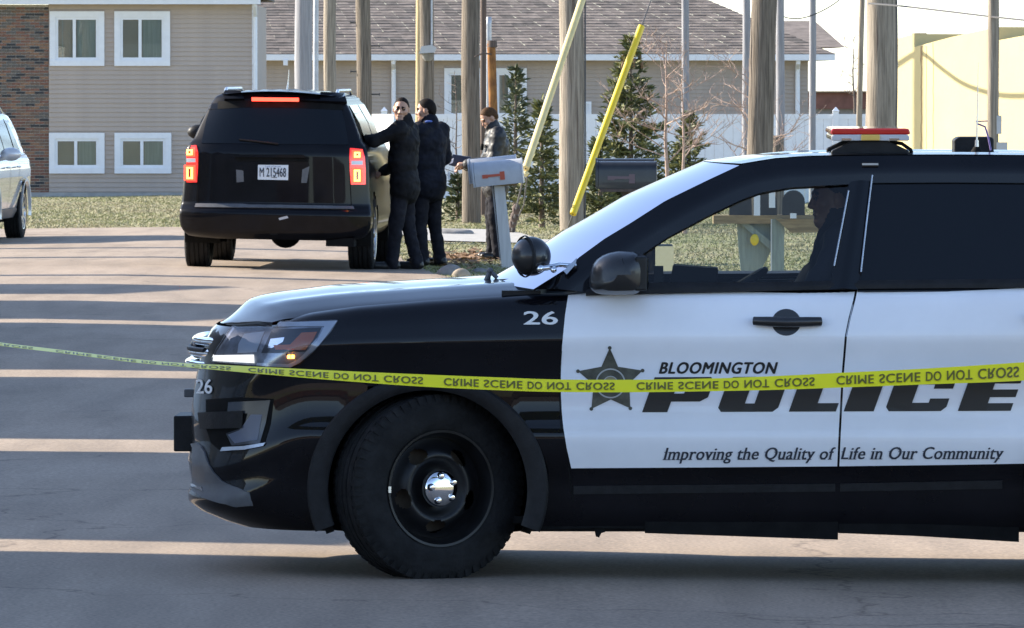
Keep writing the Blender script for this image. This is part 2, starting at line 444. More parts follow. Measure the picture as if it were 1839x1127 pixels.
# ------------------------------------------------------------------ the setting: ground, road, driveway
def lin(a, b, st): return list(np.arange(a, b + 1e-6, st))
gx = [-3000, -900, -300, -120, -70, -45] + lin(-30, 30, 1) + [45, 70, 120, 300, 900, 3000]
gy = [-300, -100, -30, 0] + lin(10, 184, 2) + [200, 230, 280, 350, 500, 900, 3500]
mb = MB(); mb.grid([[(x, y, gz(x, y)) for x in gx] for y in gy])
tag(mb.build('ground', 'lawn', smooth=True, auto=False), kind='structure')
ROAD = [(-9.5, 8), (5.2, 8), (4.6, 33), (3.6, 45), (1.9, 58), (.7, 70), (-.55, 80), (-.95, 84), (-1.2, 88), (-1.9, 96), (-3.0, 102), (-4.6, 105.8), (-7, 107), (-12, 107.6), (-45, 107.5), (-45, 99), (-17, 97), (-11, 90), (-9.5, 70)]
rr = random.Random(3)
def rough(poly, step, amp):
    out = []
    for (a, b), (c, d) in zip(poly, poly[1:] + poly[:1]):
        n = max(1, int(math.hypot(c - a, d - b) / step))
        for k in range(n):
            t = k / n; out.append((a + (c - a) * t + rr.uniform(-amp, amp), b + (d - b) * t + rr.uniform(-amp, amp)))
    return out
def sheet(name, poly, m, lift, step=(1, 2)):
    bm = flat_poly_mesh([poly], step)
    for v in bm.verts: v.co.z = gz(v.co.x, v.co.y) + lift
    for f in bm.faces:
        if f.normal.z < 0: f.normal_flip()
    me = bpy.data.meshes.new(name); bm.to_mesh(me); bm.free(); me.materials.append(MATS[m])
    me.polygons.foreach_set('use_smooth', [True] * len(me.polygons))
    return tag(link(name, me), kind='structure')
ROADR = rough(ROAD, 1.2, .07)
sheet('road', ROADR, 'asphalt', .012)
DRIVE = [(-1.05, 98.6), (.15, 98.2), (1.2, 97.4), (1.6, 98.3), (.35, 100.6), (.1, 104.5), (-.35, 107.3), (-1.6, 107.6), (-1.5, 102)]
sheet('driveway', DRIVE, 'concrete', .016)
def inside(p, poly):
    c = False
    for (a, b), (d, e) in zip(poly, poly[1:] + poly[:1]):
        if (b > p[1]) != (e > p[1]) and p[0] < (d - a) * (p[1] - b) / (e - b) + a: c = not c
    return c
def grass_object():
    r = random.Random(11); V = []; Fs = []; I = []
    n = 0
    while n < 90000:
        Y = 78 + 100 * r.random() ** 1.35; px = r.uniform(-40, 1880)
        x = (px - CX) / F * Y
        if inside((x, Y), ROAD) or inside((x, Y), DRIVE): continue
        n += 1; z = gz(x, Y); patch = math.sin(x * 1.3 + Y * .21) + math.sin(Y * .5 - x * .7) + r.uniform(-1.4, 1.4)
        mi = 0 if patch < -.2 else (1 if patch < 1.0 else 2)
        for k in range(2):
            a = r.uniform(0, 6.28); h = r.uniform(.012, .034) * (1.2 if mi == 2 else 1); w = r.uniform(.004, .011); lx = r.uniform(-.04, .04)
            bx, by = x + r.uniform(-.06, .06), Y + r.uniform(-.06, .06); o = len(V)
            V += [(bx - w * math.cos(a), by - w * math.sin(a), z), (bx + w * math.cos(a), by + w * math.sin(a), z), (bx + lx, by + r.uniform(-.04, .04), z + h)]
            Fs.append((o, o + 1, o + 2)); I.append(mi)
    mat('blade_green', (.20, .21, .085), .8); mat('blade_olive', (.255, .235, .12), .8); mat('blade_straw', (.31, .27, .165), .8)
    me = new_mesh('grass', V, Fs, ['blade_green', 'blade_olive', 'blade_straw'], idx=I)
    tag(link('grass', me), 'short patchy spring grass on the verge', 'grass', kind='stuff')
grass_object()

# ------------------------------------------------------------------ apartment building (brick and tan siding)
YA = 175.0; SA = F / YA
def ax(px): return (px - CX) / SA
def az(py): return CAMZ - (py - HOR) / SA
apt = thing('apartment_building', (ax(88), YA, az(350)), 'two storey apartment building with brick end and tan clapboard siding', 'building')
AO = Vector(apt.location)
def loc_build(mbx, name, m, root, **k):
    mbx.V = [tuple(Vector(v) - Vector(root.location)) for v in mbx.V]
    return mbx.build(name, m, root, **k)
def clapboards(root, x0, x1, y, zb, zt, m, step=.105, skip=()):
    """each board a wedge of its own, sharing one mesh per run"""
    meshes = {}
    z = zb; holes = skip
    rng = random.Random(5)
    while z < zt:
        runs = [(x0, x1)]
        for (hx0, hx1, hz0, hz1) in holes:
            if z + step > hz0 + .02 and z < hz1 - .02:
                new = []
                for a, b in runs:
                    if hx1 <= a or hx0 >= b: new.append((a, b)); continue
                    if hx0 > a: new.append((a, hx0))
                    if hx1 < b: new.append((hx1, b))
                runs = new
        for a, b in runs:
            key = (round(a, 3), round(b, 3))
            if key not in meshes:
                q = MB(); L = b - a
                q.add([(0, 0, 0), (L, 0, 0), (L, -.030, .002), (0, -.030, .002), (0, -.008, step + .012), (L, -.008, step + .012), (L, 0, step + .012), (0, 0, step + .012)],
                      [(3, 2, 5, 4), (0, 1, 2, 3), (4, 5, 6, 7), (0, 3, 4, 7), (1, 6, 5, 2)])
                meshes[key] = new_mesh('clapboard', q.V, q.F, m)
            o = link('clapboard', meshes[key], root, Vector((a, y + rng.uniform(-.002, .002), z + rng.uniform(-.002, .002))) - Vector(root.location))
        z += step
def window(root, x0, x1, z0, z1, y, frame=.13, curtain=.5, split=.5, dark=False):
    """casing boards proud of the wall; panes and curtain set back"""
    q = MB(); f = frame
    q.box(x0, x1, y - .075, y + .02, z1 - f, z1); q.box(x0, x1, y - .085, y + .02, z0, z0 + f)
    q.box(x0, x0 + f, y - .072, y + .02, z0 + f, z1 - f); q.box(x1 - f, x1, y - .072, y + .02, z0 + f, z1 - f)
    g = f + .06
    q.box(x0 + f, x1 - f, y - .045, y + .02, z1 - g, z1 - f); q.box(x0 + f, x1 - f, y - .045, y + .02, z0 + f, z0 + g)
    q.box(x0 + f, x0 + g, y - .043, y + .02, z0 + g, z1 - g); q.box(x1 - g, x1 - f, y - .043, y + .02, z0 + g, z1 - g)
    w = loc_build(q, 'window', 'vinyl_white', root)
    xm = x0 + (x1 - x0) * split
    def sub(n, m, *b):
        q = MB(); q.box(*b); loc_build(q, n, m, root).parent = w
    sub('mullion', 'vinyl_white', xm - .035, xm + .035, y - .05, y - .004, z0 + g, z1 - g)
    for a, b in ((x0 + g, xm - .035), (xm + .035, x1 - g)): sub('pane', 'clear_glass', a, b, y - .018, y - .012, z0 + g, z1 - g)
    sub('dark_room', 'house_glass', x0 + g, x1 - g, y + .012, y + .02, z0 + g, z1 - g)
    if curtain: sub('curtain', 'curtain', xm + .06, x1 - g - .02, y - .004, y + .004, z0 + g, z1 - g)
    return w
wb = MB(); x0b, xs, x1b = ax(-150), ax(88), ax(456)
zb, zt = az(348), az(8)
wb.box(x0b, xs, YA + .02, YA + 9, zb - .4, zt); loc_build(wb, 'brick_backing', 'mortar', apt)
wb = MB(); wb.box(xs, x1b, YA + .001, YA + 9, zb - .4, zt); loc_build(wb, 'wall', 'siding_tan', apt)
wins = [(ax(90), ax(188), az(118), az(20)), (ax(206), ax(306), az(118), az(20)), (ax(88.6), ax(188), az(311), az(238)), (ax(206), ax(308), az(311), az(238))]
clapboards(apt, xs + .004, x1b - .02, YA - .001, zb + .05, zt - .08, 'siding_tan', .105, wins)
for i, w in enumerate(wins): window(apt, *w, YA, curtain=.5, split=(.45, .46, .48, .48)[i])
for k, px in enumerate((113, 153)):                        # blind wands behind the upper pane
    q = MB(); q.box(ax(px) - .015, ax(px) + .015, YA - .009, YA - .005, az(104), az(31)); loc_build(q, 'blind_wand', 'curtain', apt)
# bricks: one object each where they show, the hidden rest joined
bl, bh, gap = .196, .0525, .015
bmesh_ = []
for m in BR:
    q = MB(); q.box(0, bl, 0, .03, 0, bh); bmesh_.append(new_mesh('brick', q.V, q.F, m))
rb = random.Random(21); rest = MB(); z = zb + .02; row = 0; nb = 0
while z + bh < zt - .02:
    x = xs - .006 - bl + (bl / 2 + .005 if row % 2 else 0)
    first = True
    while x > x0b:
        L = bl; xx = x
        if first and row % 2: xx = x; L = bl / 2 - .01 if False else bl
        mi = rb.choices(range(5), (30, 22, 17, 17, 14))[0]
        y = YA - .006 + rb.uniform(-.004, .004)
        px = CX + (xx + L) * SA; py = HOR + (CAMZ - z) * SA
        clip = min(xx + L, xs - .004) - xx
        vis = px > 3 and not (py > 215 and px < 56) and nb < 296
        if vis:
            o = link('brick', bmesh_[mi], apt, Vector((xx, y, z)) - AO)
            if clip < L: o.scale.x = clip / L
            nb += 1
        else:
            rest.box(xx, xx + clip, y, y + .03, z, z + bh, mi)
        x -= bl + gap; first = False
    z += bh + gap; row += 1
loc_build(rest, 'brick_rest', BR, apt)['kind'] = 'stuff'
q = MB(); q.box(x0b, x1b + .02, YA - .05, YA + .3, zb - .5, az(345)); q.box(x0b, x1b + .02, YA - .09, YA + .3, zb - .5, az(350)); loc_build(q, 'foundation', 'concrete', apt)
q = MB(); q.box(x0b - .3, ax(468), YA - .45, YA + .1, az(7.5), az(-4)); loc_build(q, 'eave_gutter', 'vinyl_white', apt)
q = MB(); q.add([(x0b - .4, YA - .5, az(-4)), (ax(470), YA - .5, az(-4)), (ax(470), YA + 9.5, az(-4)), (x0b - .4, YA + 9.5, az(-4)), (x0b - .4, YA + 4.5, az(-4) + 2), (ax(470), YA + 4.5, az(-4) + 2)],
            [(0, 1, 5, 4), (2, 3, 4, 5), (1, 2, 5), (3, 0, 4), (0, 3, 2, 1)]); loc_build(q, 'roof', 'shingle', apt)
q = MB(); X = ax(459); q.tube([(X, YA - .4, az(4)), (X, YA - .36, az(10)), (X, YA - .06, az(30)), (X, YA - .05, az(345))], .045, 8); q.box(ax(453), ax(457), YA - .03, YA + .1, zb, zt)
loc_build(q, 'downspout', 'vinyl_white', apt)

# ------------------------------------------------------------------ bungalow with the grey-brown roof
YB = 200.0; SB = F / YB
def bx(px, s=SB): return (px - CX) / s
def bz(py, s=SB): return CAMZ - (py - HOR) / s
bun = thing('bungalow', (bx(900), YB, -.7), 'long bungalow with grey brown shingle hip roof behind the spruces', 'house')
X0, X1 = bx(300), bx(1451); ze = bz(108)
q = MB(); q.box(X0, X1, YB, YB + 12, -1.0, ze + .05); loc_build(q, 'wall', 'siding_grey', bun)
bw = [(bx(798), bx(868), bz(215), bz(122)), (bx(884), bx(946), bz(215), bz(122)), (bx(1040), bx(1062), bz(235), bz(182))]
clapboards(bun, X0 + 1, X1, YB - .001, bz(300), ze - .1, 'siding_grey', .105, bw)
for w in bw: window(bun, *w, YB, frame=.12 if w[1] - w[0] > .5 else .06, curtain=0)
XE = bx(1498); X0e = X0 - .5; yo = YB - .55; R, H = 6.4, 2.85; zE = bz(97)
q = MB(); q.box(X0e, XE, yo, yo + .12, bz(108), bz(97)); q.box(XE - .12, XE, yo + .12, YB + 12.5, bz(108), bz(97)); q.box(X0e, XE - .12, yo + .12, YB + 12.4, bz(108.5), bz(107))
loc_build(q, 'fascia_gutter', 'vinyl_white', bun)
q = MB(); n = 40; rc = random.Random(9)
for k in range(n):                                        # shingle courses, each lapping the one below
    t0, t1 = k / n, (k + 1) / n + .004
    def pt(t, side, lift):
        x = X0e + (0 if side == 0 else 0) if side == 0 else XE - R * t
        return (x, yo + R * t, zE + H * t + lift)
    segs = 46; a0, a1 = pt(t0, 0, .016), pt(t0, 1, .016); b0, b1 = pt(t1, 0, 0), pt(t1, 1, 0)
    for s in range(segs):
        u0, u1 = s / segs, (s + 1) / segs; l = rc.uniform(-.006, .006)
        P = lambda u, A, B, dz: (A[0] + (B[0] - A[0]) * u, A[1] + (B[1] - A[1]) * u, A[2] + dz)
        q.add([P(u0, a0, a1, l), P(u1, a0, a1, l), P(u1, b0, b1, 0), P(u0, b0, b1, 0), P(u0, a0, a1, -.02), P(u1, a0, a1, -.02)], [(0, 1, 2, 3), (4, 5, 1, 0)], rc.choices((0, 1, 2), (5, 3, 2))[0])
    c0 = (XE - R * t0, yo + R * t0, zE + H * t0 + .016); d0 = (XE - R * t1, yo + R * t1, zE + H * t1)
    q.add([c0, (c0[0], YB + 13 - R * t0, c0[2]), (d0[0], YB + 13 - R * t1, d0[2]), d0], [(0, 1, 2, 3)], 0)
mat('shingle_light', (.185, .155, .135), .9, noise=.3, nscale=4, bump=.3, bscale=30); mat('shingle_dark', (.115, .10, .09), .9, noise=.3, nscale=4, bump=.3, bscale=30)
q2 = loc_build(q, 'shingle_courses', ['shingle', 'shingle_light', 'shingle_dark'], bun); q2['kind'] = 'stuff'
q = MB(); q.box(X0e, XE - R, YB + R - .7, YB + R, zE + H - .1, zE + H + .1); loc_build(q, 'ridge_cap', 'shingle', bun)
s3 = F / 215.0
q = MB(); q.add([(bx(1395, s3), 213, bz(38, s3)), (bx(1458, s3), 213, bz(38, s3)), (bx(1500, s3), 209, bz(86, s3)), (bx(1395, s3), 209, bz(86, s3)), (bx(1500, s3), 218, bz(86, s3)), (bx(1395, s3), 218, bz(86, s3))],
            [(3, 2, 1, 0), (2, 4, 1), (4, 5, 0, 1), (0, 5, 3), (2, 3, 5, 4)]); loc_build(q, 'rear_roof', 'shingle', bun)
for px, b in ((707, 300), (1432, 300)):
    q = MB(); X = bx(px); q.tube([(X, yo + .06, bz(100)), (X, yo + .1, bz(112)), (X, YB - .08, bz(124)), (X, YB - .08, bz(b))], .06, 8); loc_build(q, 'downspout', 'vinyl_white', bun)
q = MB(); q.box(bx(510), bx(518), yo - .02, yo + .1, bz(117), bz(107)); loc_build(q, 'outlet_bracket', 'vinyl_white', bun)

# ------------------------------------------------------------------ yellow stucco building
A, C_ = at(1590, 200, 128.0), at(2050, 200, 121.0)
yel = thing('stucco_building', (A.x, A.y, gz(A.x, A.y)), 'sunlit pale yellow stucco building with stepped parapet', 'building')
dirw = (C_ - A); dirw.z = 0; Lw = dirw.length; dirw.normalize(); nw = Vector((dirw.y, -dirw.x, 0)); nw = -nw if nw.x > 0 else nw; back = -nw
def on_wall(px):
    d = ray(px, 200); k = (A - CAM).dot(nw) / d.dot(nw); p = CAM + d * k; return p
tops = [(1590, 74), (1642, 60.5), (1642.02, 84), (1706, 66.8), (1790, 48), (1790.02, 72.5), (2050, 25)]; kz = lambda p, y: CAMZ - (y - HOR) * p.y / F
Pw = [on_wall(x_) for x_, y_ in tops]; Pt = [Vector((p.x, p.y, kz(p, y_))) for p, (x_, y_) in zip(Pw, tops)]
q = MB(); q.prism([Vector((Pw[0].x, Pw[0].y, -.9)), Vector((Pw[-1].x, Pw[-1].y, -.9))] + Pt[::-1], back * 7); loc_build(q, 'wall', 'yellow_stucco', yel)
sv_ = Vector((sx, sy, sz)); cab = []
for x_, y_ in ((1560, 132), (1600, 122), (1630, 104), (1645, 96), (1662, 99), (1690, 122), (1730, 150), (1775, 166), (1815, 172), (1880, 170)):
    p = on_wall(x_); cab.append(Vector((p.x, p.y, kz(p, y_))) + sv_ * 4.2)
q = MB(); q.tube(smooth_curve(cab, 5), .038, 8); tag(q.build('overhead_cable', 'wire'), 'thick drooping cable overhead that shades the yellow building', 'cable')
a, b = on_wall(1642), on_wall(1664)
q = MB(); k = lambda p, y: CAMZ - (y - HOR) * p.y / F
q.prism([at(1642, 59, a.y + .3), at(1664.5, 59, a.y + .3), at(1664.5, 67, a.y + .3), at(1708, 67.4, a.y + .3), at(1690, 73, a.y + .3), at(1643, 82.5, a.y + .3)], (0.0, .8, 0)); loc_build(q, 'parapet_return', 'dark_coping', yel)
for px, y0, w in ((1655, 82, 3.2), (1663.5, 82, 1.2), (1676, 76, 1.3)):
    q = MB(); rc = random.Random(px); p = on_wall(px); pts = []
    for i in range(24):
        y = y0 + (275 - y0) * i / 23; pp = on_wall(px + rc.uniform(-.7, .7)); pts.append(Vector((pp.x, pp.y, k(pp, y))) + nw * .004)
    wd = w / F * p.y / 2
    q.grid([[pp - dirw * wd * (1 if i > 3 or w < 2 else 2), pp + dirw * wd * (1 if i > 3 or w < 2 else 2)] for i, pp in enumerate(pts)]); loc_build(q, 'crack_streak', 'crack_stain', yel)
# distant red brick building
q = MB(); s4 = F / 280.0; fx = lambda p: (p - CX) / s4; fz = lambda y: CAMZ - (y - HOR) / s4
far = thing('distant_building', (fx(1500), 280, -1.0), 'low dark red brick building far behind the white fence', 'building')
q.box(fx(1380), fx(1640), 280, 290, fz(195), fz(166)); loc_build(q, 'brick_band', 'far_brick', far)
q = MB(); q.box(fx(1380), fx(1640), 280.2, 290, -1.4, fz(195)); loc_build(q, 'wall', 'far_grey', far)
q = MB(); q.box(fx(1376), fx(1644), 279.8, 290.2, fz(166), fz(164)); loc_build(q, 'roof_edge', 'dark_coping', far)

# ------------------------------------------------------------------ white vinyl fence behind the trees
YF = 158.0; SF = F / YF
fen = thing('vinyl_fence', (.0, YF, gz(0, YF)), 'long white vinyl privacy fence behind the bare saplings', 'fence')
fx0 = (690 - CX) / SF; i = 0; zf1 = CAMZ - (208 - HOR) / SF; zf0 = gz(0, YF) - .1
while True:
    xa = fx0 + i * 1.83
    if xa > (1700 - CX) / SF: break
    q = MB(); q.box(xa - .06, xa + .06, YF - .06, YF + .06, zf0, zf1 + .1); q.add([(xa - .075, YF - .075, zf1 + .1), (xa + .075, YF - .075, zf1 + .1), (xa + .075, YF + .075, zf1 + .1), (xa - .075, YF + .075, zf1 + .1), (xa, YF, zf1 + .19)], [(0, 1, 4), (1, 2, 4), (2, 3, 4), (3, 0, 4), (3, 2, 1, 0)])
    loc_build(q, 'fence_post', 'vinyl_white', fen)
    q = MB()
    for s in range(9):
        u0 = xa + .06 + s * (1.71 / 9); q.box(u0 + .003, u0 + 1.71 / 9 - .003, YF - .02, YF + .02, zf0 + .1, zf1 - .02)
    q.box(xa + .06, xa + 1.77, YF - .03, YF + .03, zf1 - .06, zf1 + .04); q.box(xa + .06, xa + 1.77, YF - .03, YF + .03, zf0 + .02, zf0 + .14)
    loc_build(q, 'fence_panel', 'vinyl_white', fen); i += 1
pq = at(686, 240, 150)
q = MB(); q.add([(pq.x - .35, 149.2, -.5), (pq.x + .12, 150.6, -.5), (pq.x + .12, 150.6, 1.31), (pq.x - .35, 149.2, 1.31)], [(0, 1, 2, 3)])
fg = thing('added_panel', (pq.x, 150, gz(pq.x, 150)), 'white gate panel added beside the stepped utility pole, angled to catch the sun', 'gate')
# panel added for a bright patch, its angle chosen to catch the sun
q = MB(); v0 = Vector((-.64, .77, 0)); zt_ = CAMZ - (204 - HOR) / (F / 150)
for s in range(6):
    c0 = Vector((pq.x - .42, 149.5, 0)); u0, u1 = s * .2 + .004, s * .2 + .196
    e = Vector((.30, -.95, 0)) ; e = Vector((.55, -.83, 0))
    P0, P1 = c0 + e * u0, c0 + e * u1; q.prism([(P0.x, P0.y, -.5), (P1.x, P1.y, -.5), (P1.x, P1.y, zt_), (P0.x, P0.y, zt_)], (.05, .03, 0))
loc_build(q, 'panel_boards', 'vinyl_white', fg)

# ------------------------------------------------------------------ utility poles and posts
def pole(name, label, px, Y, w, m, lean=0, h=9.5, top=None, group=None, cat='utility pole', base=None):
    """px: centre at the foot, w: width in photo pixels, lean: pixels the top of the frame is shifted"""
    b = gbase(px, Y); s = F / Y; r = w / s / 2; rp = random.Random(int(px)); group = group or {'utility pole': 'utility poles along the verge', 'pole': 'slim steel poles behind the saplings', 'pipe': 'thin pipes among the poles'}.get(cat)
    o = thing(name, b, label, cat, group)
    zt_ = h if top is None else CAMZ - (top - HOR) / s - b.z
    zfr = CAMZ + HOR / s - b.z; lx = lean / s / zfr
    n, segs = 18, 26; V = []; Fs = []
    ph = [rp.uniform(0, 6.28) for _ in range(4)]
    for i in range(segs + 1):
        z = zt_ * i / segs - (.3 if i == 0 else 0); k = 1.06 - .14 * z / 9
        wob = .06 * r * math.sin(z * 1.7 + ph[0])
        for j in range(n):
            a = 2 * math.pi * j / n; rr_ = r * k * (1 + .018 * math.sin(3 * a + ph[1] + z * .6) + .012 * rp.uniform(-1, 1))
            V.append((lx * z + wob + rr_ * math.cos(a), rr_ * math.sin(a), z))
    for i in range(segs):
        for j in range(n): Fs.append((i * n + j, i * n + (j + 1) % n, (i + 1) * n + (j + 1) % n, (i + 1) * n + j))
    Fs.append(tuple(segs * n + j for j in range(n)))
    link('shaft', new_mesh('shaft', V, Fs, m, True), o); o['_s'] = s
    return o
def hw(o, name, mbx, m, smooth=False): return mbx.build(name, m, o, smooth)
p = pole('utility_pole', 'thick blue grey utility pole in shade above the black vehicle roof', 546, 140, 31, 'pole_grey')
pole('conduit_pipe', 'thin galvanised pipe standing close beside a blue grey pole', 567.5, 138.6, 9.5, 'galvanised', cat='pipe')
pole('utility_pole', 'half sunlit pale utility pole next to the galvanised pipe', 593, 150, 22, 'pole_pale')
p = pole('utility_pole', 'weathered utility pole with climbing step bolts', 656, 126, 26, 'pole_wood', lean=-4)
s = F / 126.0; lb = Vector(p.location)
for k, (py, sd) in enumerate(((40, -1), (82, 1), (128, -1), (169, 1), (212, -1), (255, 1))):
    z = CAMZ - (py - HOR) / s - lb.z; q = MB(); q.tube([(sd * .09, 0, z), (sd * .235, 0, z)], .012, 6); q.tube([(sd * .225, 0, z), (sd * .24, 0, z)], .022, 6); hw(p, 'step_bolt', q, 'wire')
pole('utility_pole', 'slim sunlit tan pole close behind the pole with lamp', 751, 134, 12.5, 'pole_tan', lean=3)
p = pole('utility_pole', 'grey brown utility pole carrying a box lamp', 770, 130, 25, 'pole_wood', lean=-5)
s = F / 130.0; lb = Vector(p.location)
def zz(py): return CAMZ - (py - HOR) / s - lb.z
q = MB(); q.prism([(-.16, -.28, zz(96)), (.10, -.28, zz(94)), (.13, -.28, zz(86)), (.06, -.28, zz(80)), (-.12, -.28, zz(83))], (0, .3, 0)); lamp = hw(p, 'lamp_housing', q, 'mailbox_grey')
q = MB(); q.lathe([(.0, zz(110)), (.05, zz(109)), (.09, zz(104)), (.115, zz(95.5))], 20, 'z', c=(-.01, -.14, 0)); hw(p, 'lamp_lens', q, 'rock_grey', True).parent = lamp
q = MB(); q.tube([(.05, -.11, zz(80)), (.05, -.11, zz(0) + 2)], .018, 6); hw(p, 'lamp_cable', q, 'galvanised')
q = MB(); q.box(-.14, .11, -.16, -.14, zz(222), zz(190)); hw(p, 'paper_notice', q, 'paper_sign')
p = pole('utility_pole', 'wide dark brown utility pole beside the orange rusty post', 846, 116, 32, 'pole_wood', lean=0)
pole('utility_pole', 'narrow dark pole tucked behind the wide brown pole', 868, 128, 11, 'pole_dark')
pole('conduit_pipe', 'short blue grey pipe beside the orange rusty post', 877.5, 129, 10, 'galvanised', top=30, cat='pipe')
p = pole('rusty_post', 'leaning rusty orange steel post with cable clamp on top', 893, 115, 15, 'rust', lean=-14, top=78, cat='post')
s = F / 115.0; lb = Vector(p.location); zt_ = CAMZ - (78 - HOR) / s - lb.z
q = MB(); q.lathe([(.0, .05), (.07, .045), (.075, -.05), (.062, -.06)], 14, 'z', c=(-.075, 0, zt_)); q.tube([(-.08, -.05, zt_ - .16), (-.2, -.1, zt_ - .14), (-.33, -.12, zt_ - .19)], .012, 6); hw(p, 'cable_clamp', q, 'pole_dark', True)
big = pole('utility_pole', 'large split grained utility pole between the two yellow guy guards', 1029, 108.5, 43, 'pole_pale', lean=-4)
def pole_kit(o, r, side, seed, h=6.0):
    rk = random.Random(seed); q = MB(); q.tube([(side * r * 1.02, -.05 - r * .1, z) for z in np.linspace(.1, h, 9)], .012, 6); hw(o, 'ground_wire', q, 'wire')
    for k in range(7):                                        # drying cracks
        a = rk.uniform(-2.6, -.5); z0 = rk.uniform(.3, 3.6); L = rk.uniform(.4, 1.3); P = []
        for i in range(6):
            t = i / 5; a_ = a + rk.uniform(-.03, .03); w_ = .006 * (1 - abs(2 * t - 1)) + .001; P.append([(r * 1.045 * math.cos(a_ - w_ / r), r * 1.045 * math.sin(a_ - w_ / r), z0 + L * t), (r * 1.045 * math.cos(a_ + w_ / r), r * 1.045 * math.sin(a_ + w_ / r), z0 + L * t)])
        q = MB(); q.grid(P); hw(o, 'drying_crack', q, 'pole_dark')
pole_kit(big, .165, 1, 3)
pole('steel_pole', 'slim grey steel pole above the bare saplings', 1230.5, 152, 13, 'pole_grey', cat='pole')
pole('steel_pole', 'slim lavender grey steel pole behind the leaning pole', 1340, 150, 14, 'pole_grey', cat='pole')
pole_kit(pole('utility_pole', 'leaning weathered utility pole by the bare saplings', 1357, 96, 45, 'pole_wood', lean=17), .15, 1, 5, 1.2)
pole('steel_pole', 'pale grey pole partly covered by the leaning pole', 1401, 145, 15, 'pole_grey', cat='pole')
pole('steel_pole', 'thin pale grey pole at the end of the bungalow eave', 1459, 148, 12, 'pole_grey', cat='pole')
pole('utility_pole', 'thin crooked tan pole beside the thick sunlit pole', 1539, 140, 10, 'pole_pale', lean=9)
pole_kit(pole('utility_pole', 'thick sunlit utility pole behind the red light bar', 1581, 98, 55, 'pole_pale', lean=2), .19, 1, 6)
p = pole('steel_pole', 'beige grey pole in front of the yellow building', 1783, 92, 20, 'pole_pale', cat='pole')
MATS['beige_shade'] = MATS['pole_pale']
s = F / 92.0; lb = Vector(p.location)
q = MB(); q.box(.02, .10, -.05, .06, CAMZ - (240 - HOR) / s - lb.z, CAMZ - (207 - HOR) / s - lb.z); q.box(.0, .17, -.05, .06, CAMZ - (275 - HOR) / s - lb.z, CAMZ - (255 - HOR) / s - lb.z); hw(p, 'junction_box', q, 'mailbox_grey')
pole('utility_pole', 'short stubby stump of a cut pole before the white fence', 1397, 118, 19, 'pole_wood', top=243, cat='pole stump')

def rod(name, label, p0, p1, r, m, cat, Y0, Y1):
    a, b = at(*p0, Y0), at(*p1, Y1); o = thing(name, b, label, cat)
    q = MB(); q.tube([a - b, (a - b) * .5, Vector((0, 0, 0))], r, 12); q.build('tube_sleeve', m, o, True); return o, a, b
o, a, b = rod('guy_guard', 'pale yellow guy wire guard slanting above the chain anchor', (1054, -26), (944, 302), .048, 'guy_pale', 'guy guard', 103, 100.5)
g0 = gp(917, 418); q = MB(); q.tube([Vector((0, 0, 0)), (g0 - b) * .5, g0 - b + Vector((0, 0, -.05))], .013, 6); q.tube([Vector((.03, 0, 0)), (g0 - b) * .55 + Vector((.09, 0, 0)), g0 - b], .010, 6); q.tube([Vector((0, 0, 0)), (a - b) * 2.4], .008, 6); q.build('guy_wire', 'wire', o)
q = MB()
for k, t in enumerate((.62, .74, .83, .93)):
    c = (g0 - b) * t; q.sphere(c, (.055, .05, .075), 8, 6)
q.build('turnbuckle', 'pole_dark', o, True)
q = MB(); q.sphere((0, 0, -.07), .04, 8, 6); q.build('end_ball', 'guy_pale', o, True)
o, a, b = rod('guy_guard', 'bright yellow guy wire guard slanting in front of the big pole', (1152, 47), (1029, 384), .046, 'guy_yellow', 'guy guard', 102.5, 101)
q = MB(); q.tube([Vector((0, 0, 0)), (a - b) * 2.2], .008, 6); g0 = gp(1014, 425); q.tube([Vector((0, 0, 0)), g0 - b], .010, 6); q.build('guy_wire', 'wire', o)
def wire(label, pts, Y0, Y1, sag=0, r=.012):
    P = []; n = len(pts)
    for i, (x, y) in enumerate(pts): P.append(at(x, y, Y0 + (Y1 - Y0) * i / (n - 1)))
    C = smooth_curve(P, 6); q = MB(); q.tube(C, r, 5); o = q.build('overhead_wire', 'wire'); tag(o, label, 'wire')
wire('thin sagging overhead wire between the grey poles above the bungalow', [(1395, 20), (1412, 31), (1440, 32), (1470, 22), (1500, 5), (1522, -15)], 146, 146)
wire('thin overhead wire running behind the thick pole above yellow building', [(1560, 6), (1613, 10), (1700, 20), (1783, 30), (1860, 38)], 97.6, 90)

